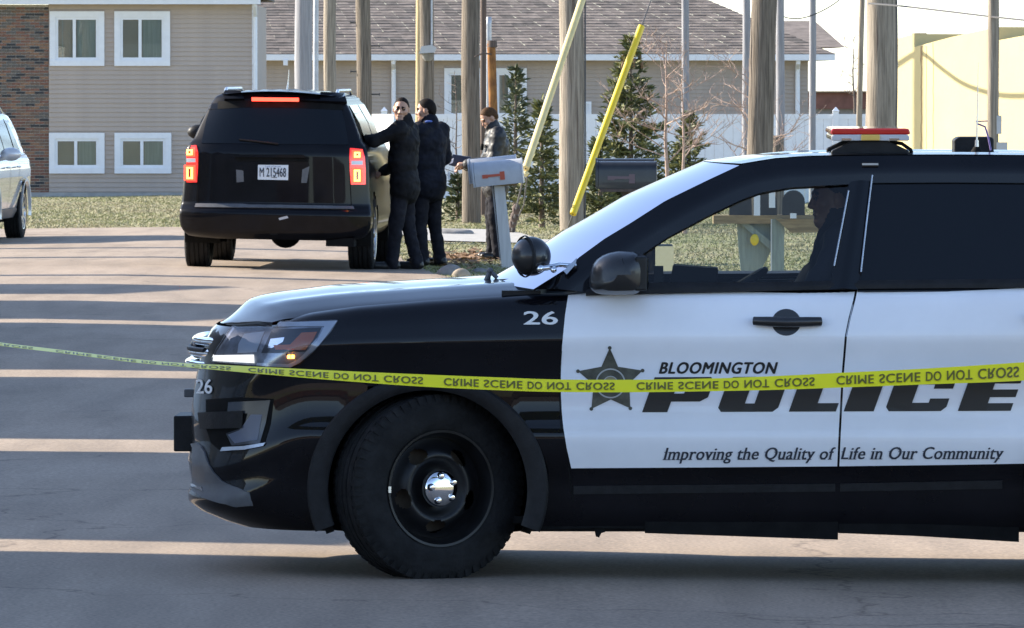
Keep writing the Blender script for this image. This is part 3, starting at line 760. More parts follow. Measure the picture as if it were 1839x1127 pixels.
# ------------------------------------------------------------------ trees
def conifer(label, px, py_top, py_base, halfw, Y, seed, mains, cone=False, full=1.0, lean=0):
    r = random.Random(seed); s = F / Y; b = gbase(px, Y); H = (CAMZ - (py_top - HOR) / s) - b.z; R = halfw / s
    o = thing('spruce_tree', b, label, 'tree', 'spruces in front of the bungalow')
    q = MB(); q.tube([(0, 0, -.1), (lean * .5, 0, H * .5), (lean, 0, H * .99)], [.045 * H / 3 + .02, .03, .006], 8); q.build('trunk', 'bark', o, True)
    V = []; Fs = []; I = []
    def blade(p, d, L, w, mi):
        d = d.normalized(); side = d.orthogonal().normalized()
        side = (Matrix.Rotation(r.uniform(0, 6.28), 3, d) @ side) * w; k = len(V)
        V.extend([p - side * .5, p + d * L * .5 - side, p + d * L, p + d * L * .5 + side]); Fs.append((k, k + 1, k + 2, k + 3)); I.append(mi)
    z = .06 * H + .08
    while z < H * .985:
        t = z / H; rad = R * (1 - t) ** .82 * (1.0 if t > .12 else .82) + .03
        nb_ = int((6 + 6 * (1 - t)) * full)
        for k in range(nb_):
            az_ = r.uniform(0, 6.28); L = rad * r.uniform(.45, 1.22); rise = .55 * t + .05 + r.uniform(-.2, .25)
            p0 = Vector((lean * t, 0, z + r.uniform(-.06, .06) * (1 - t) * 2)); d = Vector((math.cos(az_), math.sin(az_), rise)).normalized()
            side = Vector((-math.sin(az_), math.cos(az_), 0)); mi = r.choices((0, 1), (3, 2))[0] if az_ else 0
            nT = max(4, int(L / .042))
            for j in range(nT):
                f = (j + r.random()) / nT
                if f < .12: continue
                q_ = p0 + d * (L * f) + Vector((0, 0, -.14 * L * f * f + .10 * L * f ** 3)); tw = (1 - f) * .42 * L + .05
                for sg in (-1, 1):
                    dd = (d * .8 + side * sg * r.uniform(.5, 1.1) + Vector((0, 0, r.uniform(-.35, .25)))).normalized(); l = tw * r.uniform(.5, 1.0)
                    m_ = max(1, int(l / .075))
                    for e in range(m_ + 1):
                        blade(q_ + dd * (l * e / (m_ + 1)), dd + Vector((r.uniform(-.5, .5), r.uniform(-.5, .5), r.uniform(-.4, .5))), r.uniform(.07, .15), r.uniform(.009, .022), 1 if (f > .6 and r.random() < .6) else (0 if r.random() < .75 else mi))
        z += (.085 + .055 * (1 - t)) * (1 if H > 1.5 else .8)
    for e in range(9): blade(Vector((lean, 0, H * (.9 + .012 * e))), Vector((r.uniform(-.3, .3), r.uniform(-.3, .3), 1)), .1, .014, 1)
    c = link('crown', new_mesh('crown', V, Fs, mains, idx=I), o)
    if cone:
        q = MB()
        for e in range(16):
            a = r.uniform(0, 6.28); q.sphere((math.cos(a) * r.uniform(.05, .28), math.sin(a) * .15, H * .86 + r.uniform(-.09, .09)), (.028, .028, .07), 6, 5)
        q.build('cone_cluster', 'cone_brown', o, True)
G_, L_, BL = 'needles', 'needles_light', 'needles_blue'
conifer('narrow blue green spruce behind the officer with notebook', 926, 122, 372, 47, 120, 1, [BL, G_], full=.95)
conifer('dense dark spruce at the foot of the pale guy guard', 973, 176, 378, 56, 112, 2, [G_, L_], full=1.25)
conifer('tall spruce with brown cones near its tip', 1133, 66, 372, 96, 117, 3, [G_, L_], cone=True, full=1.35)
conifer('low wide spruce with yellow green tips under the bare saplings', 1238, 205, 350, 62, 119, 4, [G_, L_], full=1.3)
conifer('small spruce in front of the black mailbox bush', 1078, 250, 372, 42, 113.5, 5, [G_, L_], full=1.2)
conifer('small dark spruce seedling beside the brown pole', 822, 318, 388, 30, 117.5, 6, [G_, G_], full=1.2)
def bare_tree(label, px, Y, py_top, seed, m, spread=.55, r0=.03, first=.28, name='bare_sapling', n0=9, thin=False):
    r = random.Random(seed); s = F / Y; b = gbase(px, Y); H = CAMZ - (py_top - HOR) / s - b.z
    o = thing(name, b, label, 'tree', 'bare saplings'); tr = MB(); cr = MB()
    pts = []; x = y = 0
    for i in range(9):
        pts.append(Vector((x, y, H * .97 * i / 8))); x += r.uniform(-.03, .03) * H / 3; y += r.uniform(-.03, .03)
    tr.tube(pts, [r0 * (1 - .85 * i / 8) for i in range(9)], 8); tr.build('trunk', m, o, True)
    def branch(p, d, L, rad, depth):
        n = 5; P = [p]; q_ = p
        for i in range(n):
            d = (d + Vector((r.uniform(-.28, .28), r.uniform(-.28, .28), r.uniform(-.12, .22)))).normalized(); q_ = q_ + d * L / n; P.append(q_)
        cr.tube(P, [rad * (1 - .7 * i / n) for i in range(n + 1)], 4, cap=False)
        if depth > 0:
            for k in range(r.randint(4, 6) if depth > 1 else r.randint(3, 5)):
                i = r.randint(1, n); az_ = r.uniform(0, 6.28); e = (d * .7 + Vector((math.cos(az_), math.sin(az_), r.uniform(-.1, .6))) * .8).normalized()
                branch(P[i], e, L * r.uniform(.35, .62), rad * .55, depth - 1)
    for k in range(n0):
        t = first + (1 - first) * (k + r.random()) / n0; p_ = pts[min(8, int(t * 8))].lerp(pts[min(8, int(t * 8) + 1)], t * 8 - int(t * 8)); az_ = r.uniform(0, 6.28)
        d = Vector((math.cos(az_), math.sin(az_), r.uniform(.1, .9) if not thin else r.uniform(-.1, .3))).normalized()
        branch(p_, d, H * spread * (1 - .62 * t) * r.uniform(.6, 1.0), r0 * .42 * (1 - .5 * t), 0 if thin and k % 2 else (1 if thin else 2))
    cr.build('crown', m, o)
bare_tree('slender bare sapling with dark spidery twigs in front of window', 822, 119, 118, 12, 'twig_dark', .3, .022, .1, n0=22, thin=True)
bare_tree('bare pinkish sapling next to the tall spruce', 1200, 105, 62, 13, 'twig', .46, .036, .36, n0=17)
bare_tree('bare pinkish sapling standing between two others', 1230, 106, 105, 14, 'twig', .46, .032, .42, n0=15)
bare_tree('bare sapling with wide twigs beside the leaning pole', 1334, 104, 95, 15, 'twig', .52, .034, .22, n0=17)
bare_tree('distant bare tree behind the thin crooked pole', 1537, 240, 62, 16, 'twig_dark', .35, .06, .5, n0=9)

# ------------------------------------------------------------------ mailboxes
def mailbox_shape(L, w, h, n=10):
    """rounded-top box along x, front door at -L/2"""
    prof = [(-w / 2, 0)] + [(-w / 2 * math.cos(math.pi * k / n), h - w / 2 + w / 2 * math.sin(math.pi * k / n)) for k in range(n + 1)] + [(w / 2, 0)]
    return prof
def mailbox(label, loc, L, w, h, m, rotz, tilt, flag, flagm, flags=True, roty=0, group=None):
    o = thing('mailbox', loc, label, 'mailbox', group or 'mailboxes along the verge', rot=(0, tilt, rotz)); P = mailbox_shape(L, w, h)
    q = MB(); q.prism([(-L / 2, y, z) for y, z in P], (L, 0, 0)); q.build('box_body', m, o, True)
    q = MB(); q.prism([(-L / 2 - .022, y * 1.05, z * 1.03 - .003) for y, z in P], (.018, 0, 0)); q.build('door_flap', m, o, True)
    q = MB(); q.prism([(L / 2 - .012, y * 1.03, z * 1.02) for y, z in P], (.016, 0, 0)); q.build('rear_rim', m, o, True)
    if flags:
        y = -w / 2 - .006; q = MB()
        q.box(-L * .34, -L * .22, y - .008, y, h * .32, h * .47); q.box(-L * .22, L * .10, y - .008, y, h * .36, h * .46); q.box(L * .03, L * .13, y - .0075, y, h * .20, h * .54)
        q.build('signal_flag', flagm, o)
    return o
Ym = 86.0; s = F / Ym
pb = gbase(913, Ym); L1 = 92 / s
pp = at(893, 333, Ym)
st = thing('mailbox_post', pb, 'leaning white wooden post carrying the two grey mailboxes', 'post')
q = MB(); tp = at(896, 333, Ym) - pb; q.prism([(-.065, -.05, -.1), (.07, -.05, -.1), (tp.x + .062, -.05, tp.z), (tp.x - .055, -.05, tp.z)], (0, .1, 0)); q.build('upright', 'post_white', st)
q = MB(); q.prism([(-.075, .0, -.1), (-.07, .0, -.1), (tp.x - .065, .0, tp.z), (tp.x - .08, .0, tp.z)], (0, .09, 0)); q.build('side_strip', 'post_white', st)
q = MB(); q.box(tp.x - .2, tp.x + .2, -.09, .32, tp.z, tp.z + .025); q.build('platform', 'board_wood', st)
q = MB(); a_ = at(862, 335, Ym) - pb; b_ = at(859, 405, Ym) - pb
mailbox('large grey metal mailbox with red flag, in front of its twin', at(898, 331.5, Ym - .02), 86 / s, .26, 44 / s, 'mailbox_grey', math.radians(-3), math.radians(-5.5), True, 'flag_red')
mailbox('plain grey metal mailbox behind the one with red flag', at(889, 325, Ym + .33), 84 / s, .22, 44 / s, 'mailbox_grey', math.radians(-3), math.radians(-6), True, 'flag_red', flags=False)
Yk = 85.0; s = F / Yk; pb = gbase(1127, Yk)
st = thing('mailbox_post', pb, 'dark wooden post under the two black mailboxes', 'post')
q = MB(); z = at(1127, 339, Yk).z - pb.z; q.box(-.06, .06, -.05, .05, -.1, z - .03); q.build('upright', 'pole_dark', st)
q = MB(); q.box(-.3, .3, -.12, .36, z - .03, z); q.build('platform', 'pole_dark', st)
mailbox('glossy black mailbox with faded flag, in front of its black twin', at(1127, 338.5, Yk), 104 / s, .2, 49 / s, 'mailbox_black', math.radians(-2), 0, True, 'flag_faded')
mailbox('black mailbox behind the one with faded flag', at(1124, 337, Yk + .26), 102 / s, .2, 53 / s, 'mailbox_black', math.radians(-2), 0, True, 'flag_faded', flags=False)
# plank mailbox stand seen through the patrol car's window
Yw = 72.0; s = F / Yw; pb = gbase(1398, Yw)
st = thing('mailbox_stand', pb, 'wooden plank shelf on posts holding dark boxes, seen through patrol car window', 'stand')
wz = lambda py: CAMZ - (py - HOR) / s - pb.z; wx = lambda px: (px - CX) / s - pb.x
q = MB(); q.box(wx(1281), wx(1500), -.05, .25, wz(401), wz(386)); q.build('plank', 'board_wood', st)
q = MB(); q.prism([(wx(1392), -.12, wz(392)), (wx(1520), -.12, wz(392)), (wx(1520), -.12, wz(416)), (wx(1420), -.12, wz(417))], (0, .05, 0)); q.build('side_board', 'board_wood', st)
q = MB(); q.box(wx(1386), wx(1408), -.06, .02, -.1, wz(393)); q.build('post', 'post_green', st)
q = MB(); q.box(wx(1384), wx(1386.3), -.06, .02, -.1, wz(393)); q.build('post_edge', 'post_white', st)
q = MB(); q.prism([(wx(1330), .0, wz(401)), (wx(1345), .0, wz(401)), (wx(1387), .0, wz(435)), (wx(1387), .0, wz(452))], (0, .06, 0)); q.build('brace', 'post_green', st)
q = MB(); q.prism([(wx(1324), .06, wz(401)), (wx(1390), .06, wz(401)), (wx(1390), .06, wz(440)), (wx(1360), .06, wz(500)), (wx(1332), .06, wz(500)), (wx(1326), .06, wz(440))], (0, .04, 0)); q.build('back_board', 'post_green', st)
q = MB(); q.sphere((wx(1355), -.03, wz(430)), (.04, .02, .055), 8, 6); q.build('yellow_tag', 'guy_yellow', st, True)
for px, wd in ((1330, 30), (1375, 34), (1425, 40), (1480, 44)):
    o = mailbox({1330: 'small dark box at the open end of the plank shelf', 1375: 'dark box with white paper tag on the plank shelf', 1425: 'dark box between tagged box and driver on plank shelf', 1480: 'dark box behind the driver on the plank shelf'}[px], at(px, 386, Yw + .1), wd / s, .2, 44 / s, 'mailbox_black', math.radians(88), 0, True, 'flag_faded', flags=False)
for a_, b_, c_, d_ in ((1353, 1364, 347, 386), (1380, 1391, 344, 372)):
    q = MB(); q.box(wx(a_), wx(b_), -.18, -.17, wz(d_), wz(c_)); q.build('paper_tag', 'paper', st)
q = MB(); q.box(wx(1418), wx(1429), -.18, -.17, wz(391), wz(382)); q.build('paper_tag', 'paper', st)

# ------------------------------------------------------------------ rocks, leaves
def rock(label, px, py, w, h, seed, m, d=.5):
    p = gp(px, py); s = F / p.y; r = random.Random(seed); o = MB(); o.sphere((0, 0, 0), (w / s / 2, w / s / 2 * d, h / s), 14, 10)
    ph = [r.uniform(0, 6) for _ in range(6)]
    o.V = [(x * (1 + .2 * math.sin(4 * y + 9 * z + ph[0]) + .1 * math.sin(17 * x + ph[1])), y, max(-.03, z * (1 + .25 * math.sin(7 * x + ph[2])))) for x, y, z in o.V]
    ob = o.build('rock', m, None, True, loc=p); tag(ob, label, 'rock')
rock('long grey rock lying on the concrete driveway', 812, 421, 68, 14, 1, 'rock_grey', .8)
rock('lumpy grey rock at the road edge by the officers feet', 806, 494, 50, 18, 2, 'rock_grey')
rock('small tan rock at the road edge', 830, 497, 30, 13, 3, 'rock_tan')
rock('flat dark stone near the mailbox post', 862, 489, 26, 7, 4, 'rock_grey')
r = random.Random(8); V = []; Fs = []
for k in range(420):
    p = gp(r.gauss(838, 26), r.gauss(466, 6)); a = r.uniform(0, 6.28); l = r.uniform(.03, .07); z = p.z + r.uniform(.005, .05); o = len(V)
    c, s_ = math.cos(a) * l, math.sin(a) * l
    V += [(p.x - c, p.y - s_, z), (p.x + s_ * .5, p.y - c * .5, z + r.uniform(-.01, .03)), (p.x + c, p.y + s_, z + r.uniform(-.01, .03)), (p.x - s_ * .5, p.y + c * .5, z)]; Fs.append((o, o + 1, o + 2, o + 3))
tag(link('dead_leaves', new_mesh('dead_leaves', V, Fs, 'leaf_brown')), 'brown dead leaves drifted on the verge by the rocks', 'leaves', kind='stuff')

# ------------------------------------------------------------------ what stands across the road and shades it
def garage(label, x, y0, y1, L, h, ridge):
    """low gabled garage; its side walls run along the sun's bearing"""
    o = thing('garage', (x, y0, gz(x, y0)), label, 'garage', 'garages across the road', rotz=-SUN_AZ); w = (y1 - y0) * math.cos(SUN_AZ)
    q = MB(); q.box(-L, 0, 0, w, -.3, h); q.build('wall', 'garage_wall', o)
    q = MB(); q.prism([(-L - .2, 0, h), (-L / 2, 0, ridge), (.2, 0, h)], (0, w, 0)); q.build('roof', 'shingle', o)
    q = MB(); q.box(0.002, .05, w * .12, w * .88, 0, 2.1); q.build('door', 'vinyl_white', o)
def caster(xtip, ytip, L, el=SUN_EL): return xtip - L
tn = math.tan(SUN_EL) / math.cos(SUN_AZ)      # height gained per metre of x towards the sun
ts = math.tan(SUN_AZ)
def shade_garage(label, ya, yb, xtip, xg=-11.5, L=5):
    # the shadow strip at x = xtip covers ya..yb; the ridge stands at xg - L/2 * cos
    ridge_x = xg - L / 2 * math.cos(SUN_AZ); ridge = (xtip - ridge_x) * tn
    y0 = ya + (xtip - xg) * ts; y1 = yb + (xtip - xg) * ts
    garage(label, xg, y0, y1, L, min(ridge - .5, 3.2), ridge)
shade_garage('low garage across the road with wide white door', 22.0, 32.6, .9)
shade_garage('second low garage along the row across the road', 34.0, 42.0, -.6)
shade_garage('third low garage along the row across the road', 43.5, 52.3, -.8)
shade_garage('fourth low garage along the row across the road', 53.8, 63.8, -1.4)
shade_garage('fifth low garage along the row across the road', 65.2, 70.5, -2.6)
shade_garage('last low garage of the row across the road', 73.0, 76.5, -3.6)
for k, (y, x) in enumerate(((84.0, -15), (91.5, -14), (97.0, -16), (103.0, -15))):
    pole('utility_pole', ['tall bare pole across the road, first past the garages', 'tall bare pole across the road, second past the garages', 'tall bare pole across the road, third past the garages', 'tall bare pole across the road, last past the garages'][k], CX + x * F / y, y, .5 * F / y, 'pole_wood', h=9)

# unseen houses added behind the camera to block sky reflected in the car
def sky_blocker_house(label, x0, x1, y, h, ridge, m):
    o = thing('sky_blocker_house', ((x0 + x1) / 2, y, gz(0, y)), label, 'house', 'houses added behind the camera to block sky'); w = (x1 - x0) / 2
    q = MB(); q.box(-w, w, -9, 0, -.3, h); q.build('wall', m, o)
    q = MB(); q.prism([(-w - .4, .4, h), (-w - .4, -4.5, ridge), (-w - .4, -9.4, h)], (2 * w + .8, 0, 0)); q.build('roof', 'shingle', o)
    for k in range(4):
        c = -w + 2 * w * (k + .5) / 4; q = MB(); q.box(c - .6, c + .6, .002, .06, 1.0, 2.3); q.build('window', 'house_glass', o)
sky_blocker_house('dark brick house added unseen behind the camera to block sky', -34, -8, -20, 3.2, 5.8, 'far_brick')
sky_blocker_house('brown sided house added unseen behind the camera to block sky', -5, 14, -22, 3.2, 6.0, 'pole_dark')
sky_blocker_house('grey sided house added unseen behind the camera to block sky', 17, 40, -20, 3.2, 5.8, 'far_grey')
# ------------------------------------------------------------------ wheels
mat('brake_tan', (.11, .085, .06), .85, noise=.3)
def wheel(parent, loc, R=.384, wd=.245, steer=0, rimR=.236, kind='steel', face=-1, roll=0):
    """axle along y; face -1 = outer side towards -y"""
    w = link('wheel', None, parent, loc, (0, 0, steer)); f = face
    q = MB(); n = 72; h = wd / 2
    prof = [(rimR - .012, h * .80), (rimR, h * .92), (rimR + .02, h * .985), (rimR + .05, h), (R - .055, h * .985), (R - .03, h * .93), (R - .012, h * .84)]
    gro = [(.80, 0), (.62, 0), (.60, 1), (.54, 1), (.52, 0), (.22, 0), (.20, 1), (.13, 1), (.11, 0)]
    for u, g in gro: prof.append((R - (.011 if g else 0), h * u))
    prof = prof + [(r_, -y) for r_, y in reversed(prof)]
    q.lathe([(r_, y) for r_, y in prof], n, 'y')
    for k in range(60):                                            # shoulder tread blocks
        a = 2 * math.pi * k / 60
        for sg in (-1, 1):
            c, s = math.cos(a), math.sin(a); c2, s2 = math.cos(a + .062), math.sin(a + .062)
            V = []
            for rr_, yy in ((R - .014, h * .62), (R + .004, h * .63), (R + .001, h * .86), (R - .032, h * .955)):
                V += [(rr_ * c, sg * yy, rr_ * s), (rr_ * c2, sg * yy, rr_ * s2)]
            q.add(V, [(0, 1, 3, 2), (2, 3, 5, 4), (4, 5, 7, 6), (0, 2, 4, 6), (1, 7, 5, 3)])
    q.build('tyre', 'rubber', w, True)
    y0 = f * h
    if kind == 'steel':
        prof = [(rimR + .004, .99), (rimR - .006, .98), (rimR - .018, .80), (rimR - .024, .55), (rimR - .030, .35)]
        q = MB(); q.lathe([(r_, y0 * k) for r_, k in prof], 56, 'y')
        # dish with five oval hand holes
        nr, na = 22, 140; Rg = [rimR - .030 - (rimR - .030 - .055) * i / nr for i in range(nr + 1)]
        dep = lambda r_: y0 * (.35 + .40 * math.exp(-((r_ - .135) / .045) ** 2) + .22 * math.exp(-(r_ / .085) ** 4))
        P = [[(r_ * math.cos(2 * math.pi * k / na), dep(r_), r_ * math.sin(2 * math.pi * k / na)) for k in range(na)] for r_ in Rg]
        V = [p for row in P for p in row]; Fs = []
        for i in range(nr):
            for k in range(na):
                rm = (Rg[i] + Rg[i + 1]) / 2; am = 2 * math.pi * (k + .5) / na + roll; hole = False
                for e in range(5):
                    da = (am - 2 * math.pi * e / 5 + math.pi) % (2 * math.pi) - math.pi
                    if ((rm - .158) / .026) ** 2 + (da * rm / .042) ** 2 < 1: hole = True
                if not hole: Fs.append((i * na + k, i * na + (k + 1) % na, (i + 1) * na + (k + 1) % na, (i + 1) * na + k))
        q.add(V, Fs); rim = q.build('rim', 'steel_wheel', w, True)
        q = MB(); q.lathe([(.18, y0 * -.2), (.185, y0 * -.1), (.05, y0 * -.1), (.0, y0 * -.1)], 32, 'y'); q.build('brake_disc', 'brake_tan', w)
        q = MB(); q.lathe([(.078, y0 * .80), (.077, y0 * .97), (.066, y0 * 1.08), (.04, y0 * 1.13), (.0, y0 * 1.145)], 40, 'y'); cap = q.build('hub_cap', 'chrome', w, True)
        for e in range(5):
            a = 2 * math.pi * e / 5 + .5; c = (.053 * math.cos(a), 0, .053 * math.sin(a))
            q = MB(); q.lathe([(.017, y0 * 1.06), (.0165, y0 * 1.1), (.012, y0 * 1.20), (.008, y0 * 1.235), (.0, y0 * 1.24)], 14, 'y', c=c); q.build('lug_nut', 'chrome', cap, True)
        q = MB(); q.box(-rimR - .006, -rimR + .006, y0 * .98, y0 * 1.03, -.012, .014); q.build('balance_weight', 'alloy', w)
    else:
        q = MB(); q.lathe([(rimR + .004, y0 * 1.0), (rimR - .012, y0 * .97), (rimR - .02, y0 * .6), (rimR - .03, y0 * .2)], 48, 'y'); q.build('rim', 'alloy', w, True)
        q = MB(); q.lathe([(rimR - .03, y0 * .2), (.0, y0 * .2)], 32, 'y'); q.build('brake_disc', 'dull_black', w)
        for e in range(10):
            a = 2 * math.pi * e / 10 + .1; q = MB(); c, s = math.cos(a), math.sin(a)
            def sp(r_, t, yy): return (r_ * c - t * s, y0 * yy, r_ * s + t * c)
            q.add([sp(.03, -.026, .8), sp(.03, .026, .8), sp(rimR - .015, .017, .92), sp(rimR - .015, -.017, .92), sp(.03, -.026, .5), sp(.03, .026, .5), sp(rimR - .015, .017, .55), sp(rimR - .015, -.017, .55)],
                  [(0, 1, 2, 3), (0, 4, 5, 1), (3, 2, 6, 7), (1, 5, 6, 2), (0, 3, 7, 4)]); q.build('spoke', 'alloy', w)
        q = MB(); q.lathe([(.055, y0 * .6), (.05, y0 * .95), (.0, y0)], 20, 'y'); q.build('hub_cap', 'alloy', w, True)
    return w

# ------------------------------------------------------------------ patrol car
TH = math.radians(-1.3)
EO = Vector((-.323, 32.85, 0))
car = thing('patrol_car', EO, 'black and white police patrol car parked broadside behind the yellow tape', 'patrol car', rotz=TH)
EMW = Matrix.Translation(EO) @ Matrix.Rotation(TH, 4, 'Z')
E = Surf(EMW)
PLAN = [(-1.02, 0), (-1.015, .25), (-.995, .45), (-.95, .62), (-.88, .75), (-.775, .85), (-.63, .915), (-.45, .95), (-.2, .968), (.1, .974), (.6, .97), (1.2, .97), (2, .97), (2.6, .975), (3.1, .97), (3.6, .94), (3.9, .86), (4.03, .7), (4.06, .4), (4.07, 0)]
dense = smooth_curve([(a, w, 0) for a, w in PLAN], 40)
acc = [0]
for p_, q_ in zip(dense, dense[1:]): acc.append(acc[-1] + (q_ - p_).length)
ncol = 250; cols = []; j = 0
for i in range(ncol + 1):
    t = acc[-1] * i / ncol
    while j < len(acc) - 2 and acc[j + 1] < t: j += 1
    f = (t - acc[j]) / max(1e-9, acc[j + 1] - acc[j]); cols.append(dense[j].lerp(dense[j + 1], f))
SIDE = [(.20, .12), (.225, .06), (.30, .040), (.38, .034), (.455, .026), (.462, .020), (.53, .006), (.585, .0), (.61, .001), (.64, .012), (.70, .023), (.80, .027), (.90, .022), (.96, .009), (.988, .0005), (1.005, .0), (1.03, .006), (1.08, .016), (1.13, .030), (1.17, .050), (1.19, .075), (1.20, .11)]
NOSE = [(.20, .20), (.225, .12), (.265, .03), (.30, -.012), (.335, -.014), (.37, .004), (.43, -.008), (.47, -.014), (.52, .0), (.56, .004), (.60, .0), (.65, .0), (.70, .004), (.74, .008), (.78, .014), (.83, .024), (.88, .034), (.92, .044), (.955, .058), (.985, .070), (1.012, .084), (1.034, .105)]
ZS = [(-.8, 1.03), (-.6, 1.085), (-.3, 1.125), (0, 1.15), (.4, 1.175), (.7, 1.19), (4.1, 1.24)]
def col_pt(i, r):
    p = cols[i]; a = cols[max(0, i - 1)]; b = cols[min(ncol, i + 1)]; t = (b - a).normalized(); n = Vector((-t.y, t.x, 0))
    if n.dot(Vector((p.x - 1.2, p.y, 0))) < 0: n = -n
    if i == 0: n = Vector((-1, 0, 0))
    if i == ncol: n = Vector((1, 0, 0))
    k = sm(-.42, -.84, -p.x * -1) if False else sm(0, 1, (-.48 - p.x) / .42)
    zs = interp(ZS, p.x); z1, d1 = SIDE[r]; z2, d2 = NOSE[r]
    z1 = z1 if z1 < .9 else .9 + (z1 - .9) * (zs - .9) / .30
    z = z1 * (1 - k) + z2 * k; d = d1 * (1 - k) + d2 * k
    q = p - n * d; return Vector((q.x, -q.y, z))
NR = len(SIDE)
G = [[col_pt(i, r) for r in range(NR)] for i in range(ncol + 1)]
AX_F, AX_R, WR = 0.0, 2.93, .448
V = [p for c in G for p in c]; Fs = []
for i in range(ncol):
    for r in range(NR - 1):
        f = (i * NR + r, (i + 1) * NR + r, (i + 1) * NR + r + 1, i * NR + r + 1); c = sum((V[k] for k in f), Vector()) / 4
        if abs(c.y) > .6 and any((c.x - ax_) ** 2 + (c.z - .378) ** 2 < WR ** 2 for ax_ in (AX_F, AX_R)): continue
        Fs.append(f)
nV = len(V); full = [tuple(f) for f in Fs]; FV = V + [Vector((v.x, -v.y, v.z)) for v in V]
FF = full + [tuple(k + nV for k in f)[::-1] for f in full]
E.set(FV, FF)
me = new_mesh('body', FV, FF, 'black_paint', True)
bm = bmesh.new(); bm.from_mesh(me); bmesh.ops.remove_doubles(bm, verts=bm.verts, dist=1e-4); bmesh.ops.recalc_face_normals(bm, faces=bm.faces[:]); bm.to_mesh(me); bm.free()
link('body', me, car)
# top row by a, for hood edges
top = [(G[i][NR - 1].x, -G[i][NR - 1].y, G[i][NR - 1].z) for i in range(ncol + 1)]
side_top = sorted([(x, y) for x, y, z in top if -.68 < x < 1.2])
ZC = [(-.91, 1.025), (-.885, 1.055), (-.86, 1.077), (-.82, 1.108), (-.79, 1.127), (-.73, 1.145), (-.66, 1.157), (-.43, 1.186), (-.05, 1.208), (.3, 1.232)]
def hoodpt(r, s):
    af = -.905 + .26 * abs(r) ** 2.6; ac = .24 + .20 * abs(r) ** 2; a = af + (ac - af) * s
    w = interp(side_top, a) if a > -.66 else interp(side_top, -.66) - (-.66 - a) * .7
    edge = interp(ZS, a) + .006; zc = interp(ZC, a) + .004
    cr = .010 * math.exp(-((abs(r) - .72) / .10) ** 2) * min(1, s / .2)
    ramp_ = math.sqrt(min(1, (a - af) / .12)) if a > af else 0
    return Vector((a, r * (w + .028), edge + (zc - edge) * (1 - abs(r) ** 2.2) * ramp_ + cr * ramp_ - .020 * abs(r) ** 12))
rows = [[hoodpt(-1 + 2 * j / 40, (s / 36) ** 1.6) for j in range(41)] for s in range(37)]
q = MB(); q.grid(rows); q.grid([rows[0], [p + Vector((.004, 0, -.020)) for p in rows[0]], [p + Vector((.045, 0, -.075)) for p in rows[0]]], flip=True); hood = q.build('hood', 'black_paint', car, True)
q = MB(); lip = [[p + Vector((-.006 + k * .02, 0, -.024 - k * .012)) for p in rows[0][11:30]] for k in (0, .5, 1)]; q.grid(lip); q.build('hood_lip', 'grey_plastic', car, True)
# underbody and cabin floor
q = MB(); q.box(-.62, 3.7, -.80, .80, .23, .26); q.box(-.55, -.02, -.6, .6, .225, .5); q.build('underbody', 'dull_black', car)
q = MB(); q.box(.42, 3.9, -.85, .85, 1.00, 1.03); q.build('cabin_floor', 'interior', car)
q = MB(); q.box(.30, .46, -.86, .86, .95, 1.19); q.build('cowl', 'black_plastic', car)
for ax_ in (AX_F, AX_R):
    for sg in (-1, 1):
        q = MB(); R_ = .455; rows2 = []
        for yy, R_ in ((.982, .418), (.965, .425), (.90, .458), (.60, .458)):
            rows2.append([(ax_ + R_ * math.cos(t), sg * yy, .378 + R_ * math.sin(t)) for t in np.linspace(-.42, math.pi + .42, 30)])
        q.grid(rows2); q.add(rows2[3] + [(ax_, sg * .60, .15)], [(k, k + 1, 30) for k in range(29)]); q.build('wheel_well', 'dull_black', car)
        # matte arch cladding
        q = MB(); P = []
        for t in np.linspace(-.36, math.pi + .36, 46):
            ro = .482 + .012 * math.cos(2 * t); ri = .408; row = []
            for rr_, pr in ((ri, .955), (ri, .985), (ri + .014, .992), ((ri + ro) / 2, .994), (ro - .008, .990), (ro, .980), (ro, .955)):
                row.append((ax_ + rr_ * math.cos(t), sg * pr, .378 + rr_ * math.sin(t)))
            P.append(row)
        q.grid(P); q.build('arch_cladding', 'black_plastic', car, True)
STEER = math.radians(27.5)
wheel(car, (AX_F, -.852, .382), steer=STEER, roll=.35); wheel(car, (AX_F, .852, .382), steer=STEER, face=1)
wheel(car, (AX_R, -.852, .382)); wheel(car, (AX_R, .852, .382), face=1)

# doors laid on the body
fd = [(1020.5, 531), (1015, 565), (1009.5, 620), (1007.5, 660), (1007, 700), (1009, 740), (1012, 770), (1018, 805), (1026, 840), (1260, 838.5), (1503.5, 836.5), (1505, 800), (1508, 740), (1511.5, 671), (1517, 604), (1524, 570), (1532, 540), (1537, 516), (1400, 518.5), (1200, 523), (1060, 527)]
door1 = E.panel('front_door', fd, 'white_paint', car, off=.005, rim=.012, step=14, mirror=False)
rd = [(1541, 515.8), (1536, 540), (1528, 570), (1521, 604), (1515.5, 671), (1512, 740), (1509, 800), (1507.5, 836.4), (1700, 834), (1846, 831.5), (1856, 775), (1874, 722), (1905, 680), (1935, 655), (1958, 644), (1962, 560), (1958, 512), (1839, 512), (1700, 513.5)]
door2 = E.panel('rear_door', rd, 'white_paint', car, off=.005, rim=.012, step=14)
for d in (door1, door2): mirror_y(d, d.name.split('.')[0], car)
ED = Surf(EMW); dv = []; df = []
for d in (door1, door2):
    o_ = len(dv); dv += [v.co.copy() for v in d.data.vertices]; df += [tuple(k + o_ for k in p.vertices) for p in d.data.polygons]
ED.set(dv, df)
